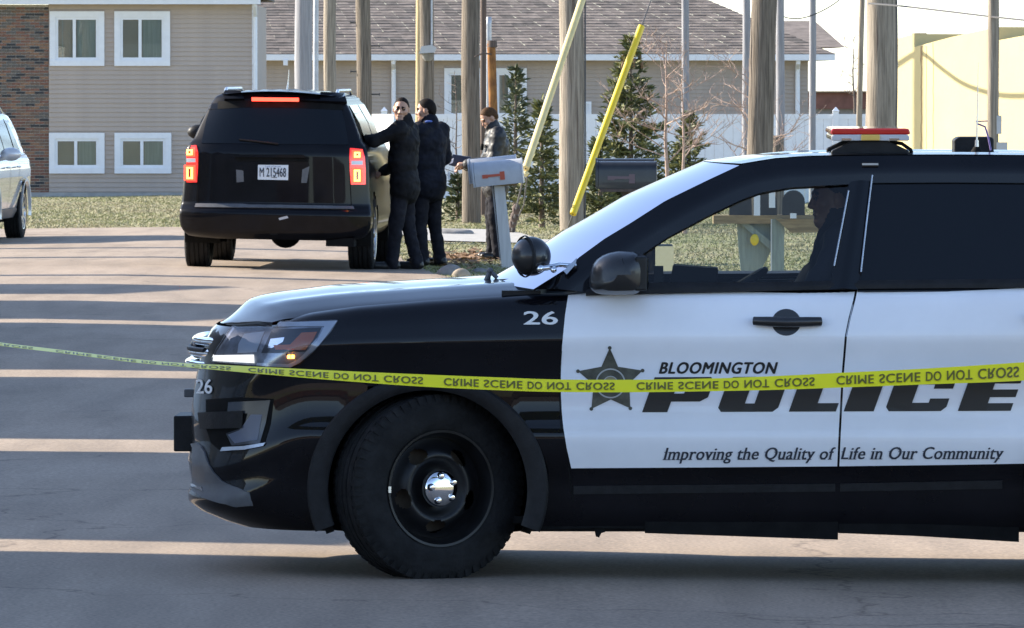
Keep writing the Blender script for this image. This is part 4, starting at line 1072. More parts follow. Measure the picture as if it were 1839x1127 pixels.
# lower door skin, rocker step and jacking flap
E.panel('lower_door_trim', [(1030, 872), (1500, 868), (1500, 882), (1030, 887)], 'black_plastic', car, off=.006, step=40)
E.panel('lower_door_trim', [(1509, 868), (1800, 862), (1800, 877), (1509, 882)], 'black_plastic', car, off=.006, step=40)
def near(px, py, y=-.95): return E.plane(px, py, y)
def slab(name, poly, y, d, m, parent=None, smooth=False):
    q = MB(); q.prism([near(a, b, y) for a, b in poly], (0, d, 0)); return q.build(name, m, parent or car, smooth)
slab('rocker_panel', [(946, 930), (1160, 930), (1160, 949), (1062, 948), (946, 952)], -.91, .14, 'dull_black')
slab('running_board', [(1158, 926), (1505, 926), (1505, 969), (1158, 957)], -.915, .16, 'dull_black')
slab('running_board', [(1505.5, 926), (1830, 926), (1830, 973), (1640, 962), (1505.5, 957)], -.913, .16, 'dull_black')
slab('jack_flap', [(1066, 945), (1070, 963), (1076, 965), (1080, 957), (1087, 955), (1084, 945)], -.9, .02, 'dull_black')
# door seams and fender seam
def strip(name, pts, w, m, off=.007, parent=None):
    q = MB(); row = []
    for i, (a, b) in enumerate(pts):
        t = Vector(pts[min(i + 1, len(pts) - 1)]) - Vector(pts[max(0, i - 1)]); n = Vector((-t.y, t.x)).normalized() * w / 2
        l1, n1 = E.hit(a + n.x, b + n.y); l2, n2 = E.hit(a - n.x, b - n.y)
        if l1 is None or l2 is None: continue
        row.append([l1 + n1 * off, l2 + n2 * off])
    q.grid(row); return q.build(name, m, parent or car)
strip('fender_seam', [(1020, 532), (1009, 620), (1004, 690), (1008, 770), (1022, 842), (1032, 925)], 2.2, 'dull_black', .002)
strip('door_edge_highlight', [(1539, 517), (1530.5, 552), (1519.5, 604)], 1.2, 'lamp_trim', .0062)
# door handles
def handle(cx, cy, parent):
    q = MB()
    ring = []
    for k in range(28):
        a = 2 * math.pi * k / 28; ring.append((cx + 26 * math.cos(a), cy + 24 * math.sin(a)))
    h = E.panel('door_handle', ring, 'mailbox_black', parent, off=.0075, rim=.004, step=12)
    P = [near(cx + dx, cy + dy, -.99) for dx, dy in ((-58, -3), (-30, -2), (0, -1), (35, -1.5), (62, -2))]
    l, n = E.hit(cx, cy); P = [Vector((p.x, l.y - o_, p.z)) for p, o_ in zip(P, (.022, .044, .05, .044, .022))]
    q.tube(P, [.018, .021, .0215, .021, .019], 12); b = q.build('grip', 'mailbox_black', parent, True); b.parent = h
handle(1412, 579, door1); handle(1905, 572, door2)
# lettering
T = text_geo('26', 0, .018)
E.decal('unit_number', *T, 940, 559, 1002, 583, 'decal_white', car, .003)
E.decal('unit_number', *T, 354, 681, 383, 707, 'decal_white', car, .004)
ED.decal('lettering', *text_geo('BLOOMINGTON', .30, .040, 1.12), 1183, 649.5, 1397.5, 671, 'decal_black', door1, .0015)
def serif_geo(body, shear=.26, bold=.012):
    """italic lettering with small slab serifs on its stems"""
    V, Fs = text_geo(body, 0, 0, 1.06); L = max(v[0] for v in V)
    asp = {'Improving the Quality of': 10.6, 'Life in Our Community': 10.0}[body]     # length over height
    out = [(u * asp, v, 0) for u, v, k in V]; F2 = list(Fs)
    def runs(y):
        iv = []
        for f in Fs:
            P = [out[k] for k in f]; xs_ = []
            for a, b in zip(P, P[1:] + P[:1]):
                if (a[1] - y) * (b[1] - y) < 0: xs_.append(a[0] + (b[0] - a[0]) * (y - a[1]) / (b[1] - a[1]))
            if len(xs_) >= 2: iv.append((min(xs_), max(xs_)))
        iv.sort(); m_ = []
        for a, b in iv:
            if m_ and a <= m_[-1][1] + .01: m_[-1] = (m_[-1][0], max(b, m_[-1][1]))
            else: m_.append((a, b))
        return m_
    base = [v for _, v, _ in out]; y0 = .235; x_h = .72
    def slab_(a, b, y, l_, r_, t=.035):
        n = len(out); out.extend([(a - l_, y, 1), (b + r_, y, 1), (b + r_, y + t, 1), (a - l_, y + t, 1)]); F2.append((n, n + 1, n + 2, n + 3))
    for a, b in runs(y0 + .02):
        if b - a < .16: slab_(a, b, y0 - .002, .05, .07)
    for a, b in runs(x_h - .02):
        if b - a < .16: slab_(a, b, x_h - .03, .07, .0)
    W_ = [(x + y * shear, y, k) for x, y, k in out]; G_ = []; H_ = []
    for k, dx in enumerate((0, bold * 1.6, -bold * 1.6)):
        n = len(G_); G_ += [(x + dx, y, l + 2 * k) for x, y, l in W_]; H_ += [tuple(i + n for i in f) for f in F2]
    x0 = min(p[0] for p in G_); x1 = max(p[0] for p in G_); return [((x - x0) / (x1 - x0), y, l) for x, y, l in G_], H_
ED.decal('slogan', *serif_geo('Improving the Quality of'), 1190, 803.5, 1501, 832, 'decal_slogan', door1, .0015, -.8)
ED.decal('slogan', *serif_geo('Life in Our Community'), 1510, 802.5, 1803, 831, 'decal_slogan', door2, .0015, -.8)
def glyph(ch, w):
    """heavy extended capitals as chamfered blocks, unit height"""
    t, b = .72, .27; c = .12; Q = []; t = {'E': .78, 'L': .74, 'C': .70}.get(ch, t)
    if ch == 'P': Q = [[(0, 0), (t, 0), (t, 1), (0, 1)], [(t, .72), (w - t, .72), (w - t, 1), (t, 1)], [(w - t, .30), (w - c * 1.6, .30), (w, .30 + c), (w, 1 - c), (w - c, 1), (w - t, 1)], [(t, .30), (w - t, .30), (w - t, .53), (t, .53)]]
    if ch == 'O': Q = [[(c, 0), (t, 0), (t, 1), (c, 1), (0, 1 - c), (0, c)], [(w - t, 0), (w - c, 0), (w, c), (w, 1 - c), (w - c, 1), (w - t, 1)], [(t, 0), (w - t, 0), (w - t, .24), (t, .24)], [(t, .76), (w - t, .76), (w - t, 1), (t, 1)]]
    if ch == 'L': Q = [[(0, 0), (t, 0), (t, 1), (0, 1)], [(t, 0), (w, 0), (w, .24), (t, .24)]]
    if ch == 'I': Q = [[(0, 0), (w, 0), (w, 1), (0, 1)]]
    if ch == 'C': Q = [[(c, 0), (t, 0), (t, 1), (c, 1), (0, 1 - c), (0, c)], [(t, 0), (w - c, 0), (w, c), (w, .36), (w - .55, .36), (w - .55, .24), (t, .24)], [(t, .76), (w - .55, .76), (w - .55, .64), (w, .64), (w, 1 - c), (w - c, 1), (t, 1)]]
    if ch == 'E': Q = [[(0, 0), (t, 0), (t, 1), (0, 1)], [(t, 0), (w, 0), (w, .22), (t, .22)], [(t, .39), (w, .39), (w, .61), (t, .61)], [(t, .78), (w, .78), (w, 1), (t, 1)]]
    return Q
Hp = 63.0; yb, yt = 740.0, 677.0
for ch, xl, xr, par in (('P', 1153, 1262, door1), ('O', 1287, 1395, door1), ('L', 1416.5, 1501, door1), ('I', 1515, 1569, door2), ('C', 1588.5, 1697, door2), ('E', 1720, 1815, door2)):
    w = (xr - xl) / Hp; bm = bmesh.new()
    for poly in glyph(ch, w): bm.faces.new([bm.verts.new((x, y, 0)) for x, y in poly])
    bmesh.ops.remove_doubles(bm, verts=bm.verts, dist=1e-4); bm.verts.index_update()
    Vv = []
    for v in bm.verts:
        px = xl + v.co.x * Hp + v.co.y * Hp * .36; py = yb - v.co.y * Hp - (px - 1153) * .004
        l, n = ED.hit(px, py); Vv.append(l + n * .0018)
    Fs_ = [tuple(v.index for v in f.verts) for f in bm.faces]; bm.free()
    link('letter', new_mesh('letter', Vv, Fs_, 'decal_black'), par)
# badge star
cx, cy = 1096.5, 688.0; tips = [(1095, 624), (1154, 665), (1132, 733), (1062, 734), (1038, 666)]
inner = [(1110, 658), (1130, 688), (1097, 717), (1066, 690), (1080, 658)]
star = []
for a_, b_ in zip(tips, inner): star += [a_, b_]
ED.panel('star_badge', star, 'star_metal', door1, off=.002, rim=0, step=30)
for tx, ty in tips:
    ED.panel('star_point', [(tx + 3.4 * math.cos(k * .628), ty + 3.4 * math.sin(k * .628)) for k in range(10)], 'star_metal', door1, off=.003, rim=0, step=60)
def ringp(name, r0, r1, m, off, n=36):
    q = MB(); rows_ = []
    for k in range(n + 1):
        a = 2 * math.pi * k / n; row = []
        for r_ in (r0, r1):
            l, nn = ED.hit(cx + r_ * math.cos(a), cy + r_ * math.sin(a)); row.append(l + nn * off)
        rows_.append(row)
    q.grid(rows_); q.build(name, m, door1)
ringp('star_ring', 27, 24.5, 'star_light', .0035); ringp('star_seal', 12, 1, 'star_gold', .0035); ringp('star_ring', 13.5, 12, 'star_light', .004)

# headlight
mat('daylight_strip', (.8, .8, .78), .3, emit=(1, .97, .9), estr=.35)
mat('projector_grey', (.36, .40, .46), .3)
mat('lamp_haze', (.10, .115, .16), .35)
mat('brake_rust', (.10, .07, .045), .85)
hl = [(423.5, 583), (500, 580), (606.6, 576.5), (593, 597), (577, 616), (556, 637), (538.5, 650), (521.5, 658.5), (457.6, 656.5), (382, 650), (391.5, 629), (408.6, 603.5)]
H = E.panel('headlight', hl, 'lamp_bowl', car, off=.003, rim=.01, step=10)
def hp(name, poly, m, off, rim=.002): return E.panel(name, poly, m, car, off=off, rim=rim, step=10).__setattr__('parent', H)
hp('dark_housing', [(490, 592), (578, 588), (570, 606), (548, 630), (500, 634), (470, 634)], 'lamp_dark', .0045)
hp('projector', [(440, 600), (476, 596), (462, 632), (428, 634), (430, 618)], 'projector_grey', .0055)
hp('turn_reflector', [(542, 598), (570, 596), (562, 612), (548, 627), (496, 628), (492, 620), (522, 619)], 'amber_reflector', .006)
hp('low_reflector', [(487, 609), (512, 606), (509, 614), (490, 625), (482, 625)], 'chrome', .006)
hp('led_strip', [(386, 638), (457, 637), (458, 652), (384, 648)], 'daylight_strip', .006)
for px in (519, 526): hp('turn_led', [(px - 2.6, 636.5), (px + 2.6, 636.5), (px + 2.6, 642.5), (px - 2.6, 642.5)], 'amber_led', .007)
hp('lamp_border', [(423.5, 583), (606.6, 576.5), (577, 616), (538.5, 650), (521.5, 658.5), (462, 656.5), (463, 652), (518, 652.5), (534, 645), (570, 612), (583, 586), (428, 589.5)], 'lamp_trim', .0065)
q = E.panel('headlight_lens', hl, 'lens_glass', car, off=.012, rim=.008, step=10); q.parent = H
mirror_y(H, 'headlight', car)
# grille bars, fog pocket, bumper pieces
def bar(name, z, back, r, m, w=.60, parent=None):
    q = MB(); P = []
    for k in range(21):
        y = -w + 2 * w * k / 20; a = -1.02 + back + .42 * (abs(y) / .9) ** 2.6; P.append((a, y, z))
    q.tube(P, r, 10); return q.build(name, m, parent or car, True)
gr = MB()
def nosea(y): return -1.02 + .36 * (abs(y) / .88) ** 3.0
rows_ = [[(nosea(y) + .05 + .03 * (z - .86) / .1, y, z) for y in np.linspace(-.56, .56, 25)] for z in (.845, .87, .90, .93, .96, .985)]
gr.grid(rows_); gl = gr.build('grille', 'dull_black', car)
for z, bk in ((.965, .035), (.918, .016), (.868, .004)):
    b = bar('grille_bar', z, bk - .018, .019, 'chrome', .57); b.parent = gl
b = bar('grille_surround', .93, -.012, .012, 'black_plastic', .5); b.parent = gl
q = MB(); q.sphere((-1.005, 0, .925), (.03, .10, .045), 20, 14); e_ = q.build('emblem', 'mailbox_black', car, True); e_.parent = gl
fog = [(371, 717), (430, 713), (491.6, 716), (486, 760), (474.6, 799), (440, 806), (396, 809), (380, 795), (372, 770)]
Fg = E.panel('fog_pocket', fog, 'dull_black', car, off=.004, rim=.004, step=12)
def fp(name, poly, m, off): E.panel(name, poly, m, car, off=off, rim=.003, step=12).parent = Fg
fp('fog_lamp', [(412, 722), (486, 718), (478, 760), (468, 796), (418, 800), (408, 778), (440, 766), (446, 742), (410, 742)], 'lamp_dark', .007)
fp('fog_reflector', [(432, 772), (452, 744), (472, 744), (464, 790), (424, 796), (412, 780)], 'lamp_haze', .009)
fp('fog_strip', [(402, 803), (440, 801), (478, 795), (474, 801), (440, 808), (398, 810)], 'lamp_trim', .010)
fp('fog_louvre', [(362, 741), (440, 737), (438, 768), (366, 770)], 'black_plastic', .018)
mirror_y(Fg, 'fog_pocket', car)
# lower grey valance and skid lip
def wraprow(z0, z1, r0, r1, m, name, i1=70):
    """band of the body's own rows, set proud"""
    P = []
    for i in range(0, i1):
        row = []
        for r in range(r0, r1 + 1):
            a = G[i][r]; n = Vector((a.x - .3, a.y * 1.0, 0)).normalized(); row.append(a + n * .006)
        P.append(row)
    q = MB(); q.grid(P); q.grid([[Vector((v.x, -v.y, v.z)) for v in row] for row in P], flip=True); return q.build(name, m, car, True)
E.panel('lower_valance', [(338, 803), (345, 797), (354, 795), (363, 801), (369, 812), (374, 828), (384, 846), (399, 862), (420, 874), (446, 884), (452, 906), (424, 908), (396, 903), (366, 893), (350, 884), (338, 868), (338, 840)], 'grey_plastic', car, off=.008, rim=.01, step=12)
E.panel('skid_lip', [(338, 865), (352, 867), (366, 876), (368, 884), (352, 877), (339, 870)], 'alloy', car, off=.014, rim=.008, step=12)
q = MB(); q.box(-1.093, -1.0, -.19, .19, .495, .645); q.build('plate_bracket', 'black_plastic', car, bevel=.006)
q = MB(); q.box(-1.058, -1.0, -.06, -.005, .718, .752); q.build('bumper_sensor', 'grey_plastic', car, bevel=.005)
q = MB(); q.prism([near(424, 912, -.6), near(436, 940, -.6), near(540, 943, -.6), near(566, 931, -.6), near(572, 918, -.6), near(560, 890, -.6), near(430, 890, -.6)], (0, 1.2, 0)); q.build('air_dam', 'dull_black', car)
q = MB(); q.prism([near(566, 905, -.82), near(574, 920, -.82), near(616, 934, -.82), near(640, 930, -.82), near(640, 880, -.82), near(570, 880, -.82)], (0, .3, 0)); q.build('splash_guard', 'dull_black', car)

# ---------------- greenhouse
def wg(z): return .925 - (z - 1.19) * .36
def gpt(px, py, off=0.0):
    y = -.85
    for _ in range(8):
        p = E.plane(px, py, y); y = -(wg(p.z) + off)
    return p
def resample(pts, n):
    L = [0]
    for a, b in zip(pts, pts[1:]): L.append(L[-1] + math.dist(a, b))
    out = []
    for k in range(n):
        t = L[-1] * k / (n - 1); i = 0
        while i < len(L) - 2 and L[i + 1] < t: i += 1
        f = (t - L[i]) / max(1e-9, L[i + 1] - L[i]); out.append((pts[i][0] + (pts[i + 1][0] - pts[i][0]) * f, pts[i][1] + (pts[i + 1][1] - pts[i][1]) * f))
    return out
WS = [(958, 519), (1017, 482), (1038, 463), (1086, 428), (1131, 401), (1195, 360), (1271, 323), (1331, 295)]
RE = [(1331, 295), (1391, 285), (1450, 281), (1545, 279), (1700, 278.5), (1839, 279.5), (2000, 284), (2140, 296), (2230, 312)]
def frame(name, outer, inner, n, m='black_paint', deep=.05, bulge=.012, both=True):
    O, I = resample(outer, n), resample(inner, n); q = MB(); rows_ = []
    for o, i_ in zip(O, I):
        a, b = gpt(*o), gpt(*i_); mid = (a + b) / 2 + Vector((0, -bulge, bulge * .5)); d = Vector((0, deep, -.01))
        rows_.append([a + d, a, a.lerp(mid, .55), mid, b.lerp(mid, .55), b, b + d])
    q.grid(rows_); bm = bmesh.new()
    o = q.build(name, m, car, True); bm.from_mesh(o.data); bmesh.ops.recalc_face_normals(bm, faces=bm.faces[:]); bm.to_mesh(o.data); bm.free()
    if both: mirror_y(o, name, car)
    return o
frame('windshield_pillar', WS + [(1391, 285), (1450, 281), (1560, 279)], [(1052, 524), (1150, 458), (1198, 426), (1271, 387), (1331, 358), (1367, 345), (1420, 336), (1560, 328)], 60)
frame('roof_rail', [(1556, 279), (1700, 278.5), (1839, 279.5), (2000, 284), (2140, 296), (2230, 312)], [(1556, 328), (1700, 327), (1839, 328), (1990, 334), (2100, 346), (2190, 366)], 40)
frame('door_pillar', [(1525, 326), (1512, 400), (1497, 478), (1489, 520)], [(1567, 325), (1557, 400), (1546, 480), (1540, 520)], 14, 'tint_glass')
frame('rear_pillar', [(1985, 330), (1998, 420), (2004, 522)], [(2045, 335), (2052, 420), (2050, 522)], 12, 'black_paint')
frame('tail_pillar', [(2170, 350), (2200, 420), (2215, 530)], [(2230, 308), (2275, 400), (2290, 535)], 12, 'black_paint')
frame('belt_strip', [(1052, 519), (1160, 507), (1400, 506), (1540, 503), (1839, 500), (2200, 505)], [(1052, 530), (1160, 527), (1400, 521), (1540, 518), (1839, 516), (2200, 522)], 30, 'black_plastic', .06, .004)
def chrome_line(pts):
    q = MB(); q.tube([gpt(a, b, .014) for a, b in pts], .0034, 6); q.build('pillar_moulding', 'alloy', car)
chrome_line([(1524, 342), (1511, 410), (1498, 477)]); chrome_line([(1566.5, 314), (1556, 400), (1546, 488)])
def pane(name, poly, m, off=-.02, both=True):
    bm = flat_poly_mesh([poly], 40)
    for v in bm.verts: v.co = gpt(v.co.x, v.co.y, off)
    me = bpy.data.meshes.new(name); bm.to_mesh(me); bm.free(); me.materials.append(MATS[m]); o = link(name, me, car)
    me.polygons.foreach_set('use_smooth', [True] * len(me.polygons))
    if both: mirror_y(o, name, car)
    return o
pane('front_side_window', [(1060, 524), (1150, 452), (1271, 380), (1340, 346), (1430, 332), (1530, 326), (1491, 524)], 'clear_glass')
pane('rear_side_window', [(1560, 323), (1839, 323), (1995, 328), (2010, 522), (1540, 524)], 'tint_glass', -.012)
pane('quarter_window', [(2040, 332), (2190, 352), (2225, 530), (2045, 524)], 'tint_glass', -.012)
# windshield, roof, rear glass
n = 26; e_pts = [gpt(*p_) for p_ in resample(WS, n)]
rows_ = []
for k, p_ in enumerate(e_pts):
    t = k / (n - 1); w = -p_.y; row = []
    for j in range(25):
        r_ = -1 + 2 * j / 24; row.append(Vector((p_.x - (.205 - .05 * t) * (1 - r_ * r_), r_ * (w - .004), p_.z + (.018 - .012 * t) * (1 - r_ ** 2))))
    rows_.append(row)
top_ws = rows_[-1]; ksp = 19
q = MB(); q.grid(rows_); q.build('windshield', 'windshield_glass', car, True)
q = MB(); q.grid([[v + Vector((.006, 0, -.012)) for v in row] for row in rows_[20:]]); q.build('windshield_band', 'dull_black', car)
q = MB(); l0, l1 = [], []
r_pts = [gpt(*p_) for p_ in resample(RE, 44)]; rows_r = []
for k, p_ in enumerate(r_pts):
    w = -p_.y; t = k / 43; row = []
    for j in range(31):
        r_ = -1 + 2 * j / 30; cr = .004 * (1 - r_ ** 2) + .007 * math.exp(-((abs(r_) - .80) / .05) ** 2) * min(1, t * 8)
        row.append(Vector((p_.x - .155 * (1 - r_ * r_) * (1 - t) ** 4, r_ * (w + .002), p_.z + .004 + cr)))
    rows_r.append(row)
q = MB(); q.grid(rows_r); q.build('roof', 'black_paint', car, True)
last = rows_r[-1]; q = MB(); q.grid([last, [Vector((v.x + .28, v.y * 1.05, 1.42)) for v in last], [Vector((v.x + .42, v.y * 1.2, 1.2)) for v in last]]); q.build('rear_window', 'tint_glass', car, True)
# side mirrors
def mirror(sg):
    q = MB(); c = near(1113, 492, -1.08); P = []
    # housing lofted along y
    for k, (yy, sx_, sz_, dx, dz) in enumerate(((-.90, .050, .030, .02, -.035), (-.95, .070, .055, .01, -.022), (-.985, .105, .080, 0, -.004), (-1.05, .118, .090, -.002, .004), (-1.12, .112, .086, .002, .004), (-1.165, .085, .066, .012, 0), (-1.18, .04, .034, .02, 0), (-1.184, .001, .001, .02, 0))):
        row = []
        for j in range(25):
            a = 2 * math.pi * j / 24; ca, sa = math.cos(a), math.sin(a)
            ex = .75 if ca < 0 else .42
            row.append((c.x + dx + .030 * sa * (1 if ca < 0 else 0) + sx_ * (abs(ca) ** ex) * (1 if ca > 0 else -1) * (1.0 if ca < 0 else .86), sg * -yy * -1 if False else (yy if sg < 0 else -yy), c.z + dz + sz_ * (abs(sa) ** .7) * (1 if sa > 0 else -1)))
        P.append(row)
    q.grid(P); o = q.build('side_mirror', 'mailbox_black', car, True)
    # glass turned in towards the driver
    q = MB(); x = c.x + (.10 if sg < 0 else .13); tl = .012 if sg < 0 else .085
    fr_ = [(x, sg * .95, -.072), (x, sg * .95, .078), (x + tl, sg * 1.15, .074), (x + tl, sg * 1.15, -.066)]
    q.prism([(a_, b_, c.z + d_) for a_, b_, d_ in fr_], (-.05, sg * .02, 0)); q.build('mirror_frame', 'black_plastic', car, bevel=.008).parent = o
    q = MB(); g_ = [(x + .003, sg * .957, -.063), (x + .003, sg * .957, .069), (x + tl * .94 + .003, sg * 1.142, .065), (x + tl * .94 + .003, sg * 1.142, -.058)]
    q.add([(a_ + .003, b_ - sg * .003, c.z + d_) for a_, b_, d_ in g_], [(0, 1, 2, 3)]); q.build('mirror_glass', 'chrome', car).parent = o
    q = MB(); q.box(c.x - .07, c.x + .06, sg * .88 if sg > 0 else -.97, sg * .97 if sg > 0 else -.88, c.z - .075, c.z - .02); q.build('mirror_foot', 'black_plastic', car, bevel=.01).parent = o
mirror(-1); mirror(1)
# spotlight on the windshield pillar
c = near(954, 460, -.93); sl = link('spotlight', None, car, c)
q = MB(); q.sphere((0, 0, 0), .081, 32, 20); q.build('lamp_shell', 'mailbox_black', sl, True)
q = MB(); q.lathe([(.083, -.008), (.087, 0), (.083, .008)], 40, 'x', c=(-.028, 0, 0)); q.build('lamp_bezel', 'black_plastic', sl, True).rotation_euler = (0, 0, math.radians(28))
b = gpt(1034, 470) - c; q = MB(); e = near(970, 482, -1.0) - c
q.tube([e, e + Vector((.03, 0, .004)), b * .6 + Vector((0, -.02, -.02)), b + Vector((0, -.01, -.015))], [.011, .012, .011, .010], 10); q.sphere(e, .017, 10, 8); q.sphere(e + Vector((.055, 0, -.005)), .013, 10, 8); q.build('bracket_arm', 'chrome', sl, True)
q = MB(); q.prism([gpt(1012, 486, .016) - c, gpt(1036, 462, .016) - c, gpt(1034, 474, .016) - c, gpt(1018, 492, .016) - c], (0, -.02, 0)); q.build('mount_plate', 'alloy', sl)
# wiper pivot and washer bits
q = MB(); w0 = E.plane(868, 515, -.35); w1 = E.plane(880, 486, -.35); w2 = E.plane(893, 499, -.35); w3 = E.plane(872, 512, -.35)
q.tube([w0, w1], .010, 8); q.tube([w1, w2], .009, 8); q.sphere(w1, .014, 8, 6); q.tube([w1, E.plane(876, 508, -.33)], .008, 8); q.build('wiper_arm', 'grey_plastic', car, True)
q = MB(); q.tube([E.plane(885, 505, -.35), E.plane(925, 503, -.55), E.plane(955, 512, -.8)], .008, 6); q.build('wiper_blade', 'dull_black', car)
# light bar
lx0, lx1 = near(1491, 252, -.5).x, near(1633, 252, -.5).x; lz0, lz1 = near(1500, 252, -.5).z, near(1500, 229.5, -.5).z
lb_ = link('light_bar', None, car, ((lx0 + lx1) / 2, 0, lz0)); hx = (lx1 - lx0) / 2; hz = lz1 - lz0
def pill(z0, z1, k0, k1, Lb=.62, n=12):
    """end-on rounded slab across the roof"""
    prof = [(-hx * k0, z0), (-hx * k1, z0 + (z1 - z0) * .25), (-hx * k1, z0 + (z1 - z0) * .65), (-hx * (k1 - .05), z1), (hx * (k1 - .05), z1), (hx * k1, z0 + (z1 - z0) * .65), (hx * k1, z0 + (z1 - z0) * .25), (hx * k0, z0)]
    return prof
q = MB(); q.prism([(x, -.62, z) for x, z in pill(0, hz * .50, .96, .985)], (0, 1.24, 0)); q.build('clear_lens', 'clear_lens', lb_, bevel=.004)
q = MB(); q.prism([(x, -.62, z) for x, z in pill(hz * .50, hz * .97, 1.0, 1.0)], (0, 1.24, 0)); q.build('red_lens', 'red_lens', lb_, bevel=.008)
q = MB(); q.prism([(x, -.615, z) for x, z in pill(hz * .96, hz * .99, .97, .9)], (0, 1.23, 0)); q.build('bar_cover', 'red_lens', lb_, bevel=.003)
q = MB(); q.box(-hx * .24, hx * .24, -.628, -.61, hz * .02, hz * .50); q.build('amber_marker', 'amber_lens', lb_, bevel=.004)
q = MB()
for x in (-.6, .6): q.box(hx * x - .02, hx * x + .02, -.624, -.612, hz * .06, hz * .2)
q.build('lens_module', 'chrome', lb_)
z1 = near(1560, 285, -.62).z - lz0
for y_ in (-.60, .50):
    q = MB(); q.prism([(-hx * .42, y_, .002), (hx * .42, y_, .002), (hx * .98, y_, z1 * .55), (hx * 1.0, y_, z1), (-hx * 1.0, y_, z1), (-hx * .98, y_, z1 * .55)], (0, .1, 0)); q.build('mount_foot', 'black_plastic', lb_, bevel=.006)
q = MB(); cc = [(hx * .5, -.56, -.004), (hx * .8, -.57, -.012), (hx * 1.02, -.57, z1 * .5), (hx * 1.1, -.56, z1 * .95)]; q.tube([Vector(v) for v in cc], .008, 6); q.build('bar_cable', 'dull_black', lb_)
E2 = near(1563, 294.5, -.78); q = MB(); q.box(E2.x - .033, E2.x + .033, -.772, -.76, E2.z - .004, E2.z + .004); q.build('rail_reflector', 'star_light', car)
# roof box and antenna
p0, p1 = near(1712, 268, 0), near(1783, 245, 0); q = MB()
q.prism([(p0.x, -.12, p0.z - .06), (p1.x, -.12, p0.z - .06), (p1.x, -.12, p1.z - .008), (p1.x - .012, -.12, p1.z), (p0.x + .02, -.12, p1.z), (p0.x, -.12, p1.z - .012)], (0, .3, 0)); q.build('roof_camera_box', 'black_plastic', car, bevel=.006)
a0, a1, a2 = near(1754, 276, -.35), near(1755, 205, -.35), near(1757, 112, -.35)
q = MB(); q.tube([a0, a0.lerp(a1, .35)], [.009, .008], 10); q.tube([a0.lerp(a1, .35), a1], .004, 8); q.tube([a1, a2], [.003, .0015], 6); an = q.build('antenna', 'alloy', car, True)
q = MB(); q.lathe([(.028, -.02), (.024, .012), (.012, .03), (.0, .03)], 16, 'z', c=a0); q.build('antenna_base', 'dull_black', car, True).parent = an
q = MB(); m_ = near(1756, 222, -.35); q.tube([m_, m_ + Vector((.03, 0, -.012)), m_ + Vector((.045, 0, -.06)), m_ + Vector((.055, 0, -.11))], .004, 6); q.tube([m_ + Vector((-.01, 0, .01)), m_ + Vector((.04, .0, .012))], .003, 6); q.build('purple_ribbon', 'purple', car).parent = an

# ---------------- interior
q = MB(); q.box(.46, .80, -.78, .78, 1.02, 1.145); q.prism([(.46, -.78, 1.02), (.92, -.78, 1.02), (.86, -.78, 1.12), (.6, -.78, 1.165)], (0, 1.56, 0)); q.build('dashboard', 'interior', car)
q = MB(); l0 = E.plane(1200, 518, 0); l1 = E.plane(1290, 480, 0); q.prism([(l0.x, -.14, l0.z - .02), (l1.x - .01, -.14, l0.z - .02), (l1.x, -.14, l1.z), (l0.x + .02, -.14, l1.z + .012)], (0, .28, 0)); q.build('laptop', 'interior', car, bevel=.008)
q = MB(); q.box(l0.x - .06, l0.x - .02, -.2, -.12, 1.0, l1.z + .01); q.build('laptop_arm', 'black_plastic', car)
wc = E.plane(1306, 505, -.36); q = MB(); P = []
for k in range(33):
    a = 2 * math.pi * k / 32; v = Vector((.055 * math.cos(a) * 0, .185 * math.cos(a), .185 * math.sin(a))); v = Matrix.Rotation(math.radians(58), 3, 'Y') @ v; P.append(Vector((wc.x, -.36, wc.z - .05)) + v)
q.tube(P, .015, 8, cap=False); q.build('steering_wheel', 'black_plastic', car, True)
def seat(x, y):
    q = MB(); q.prism([(x, y - .23, .9), (x + .14, y - .25, .9), (x + .30, y - .21, 1.46), (x + .19, y - .20, 1.47)], (0, .44, 0)); q.prism([(x + .20, y - .12, 1.48), (x + .31, y - .12, 1.48), (x + .34, y - .12, 1.66), (x + .25, y - .12, 1.66)], (0, .24, 0)); q.build('seat', 'interior', car, bevel=.03)
seat(1.62, -.36); seat(1.62, .36)
q = MB(); q.box(2.02, 2.04, -.74, .74, 1.0, 1.66); q.build('dark_partition', 'interior', car)  # dark partition added so the rear side window reads dark
q = MB(); q.box(2.5, 2.62, -.7, .7, 1.0, 1.5); q.build('rear_seat', 'interior', car)

# ------------------------------------------------------------------ crime scene tape
TP = [(-330, 566, 572, 31.9), (-160, 592, 598, 31.8), (0, 614.5, 620.5, 31.7), (120, 629, 635, 31.62), (240, 644, 650.5, 31.55), (330, 651.5, 658.5, 31.5), (400, 655, 665, 31.45), (500, 660, 674, 31.4), (620, 666, 684, 31.4), (760, 672, 694, 31.4), (900, 677.5, 700.5, 31.4), (1000, 681, 703.5, 31.4), (1140, 681.5, 704, 31.4), (1284, 679, 702, 31.4), (1400, 674.5, 699.5, 31.4), (1500, 669.5, 696, 31.4), (1660, 661.5, 690, 31.4), (1839, 650, 683, 31.4), (2060, 633, 667, 31.4)]
Tc = smooth_curve([Vector((a, b, c)) for a, b, c, d in TP], 8); Td = smooth_curve([Vector((a, d, 0)) for a, b, c, d in TP], 8)
tw_w = .0765; edges = []
for v, d in zip(Tc, Td):
    Y = d.y; t = at(v.x, v.y, Y); vis = (v.z - v.y) * Y / F; dp = math.sqrt(max(0, tw_w ** 2 - vis ** 2)); b = at(v.x, v.z, Y - dp); edges.append((t, b))
tape = thing('crime_scene_tape', at(920, 690, 31.4), 'yellow plastic barrier tape with inverted printed words, stretched past the patrol car', 'tape')
TO = Vector(tape.location)
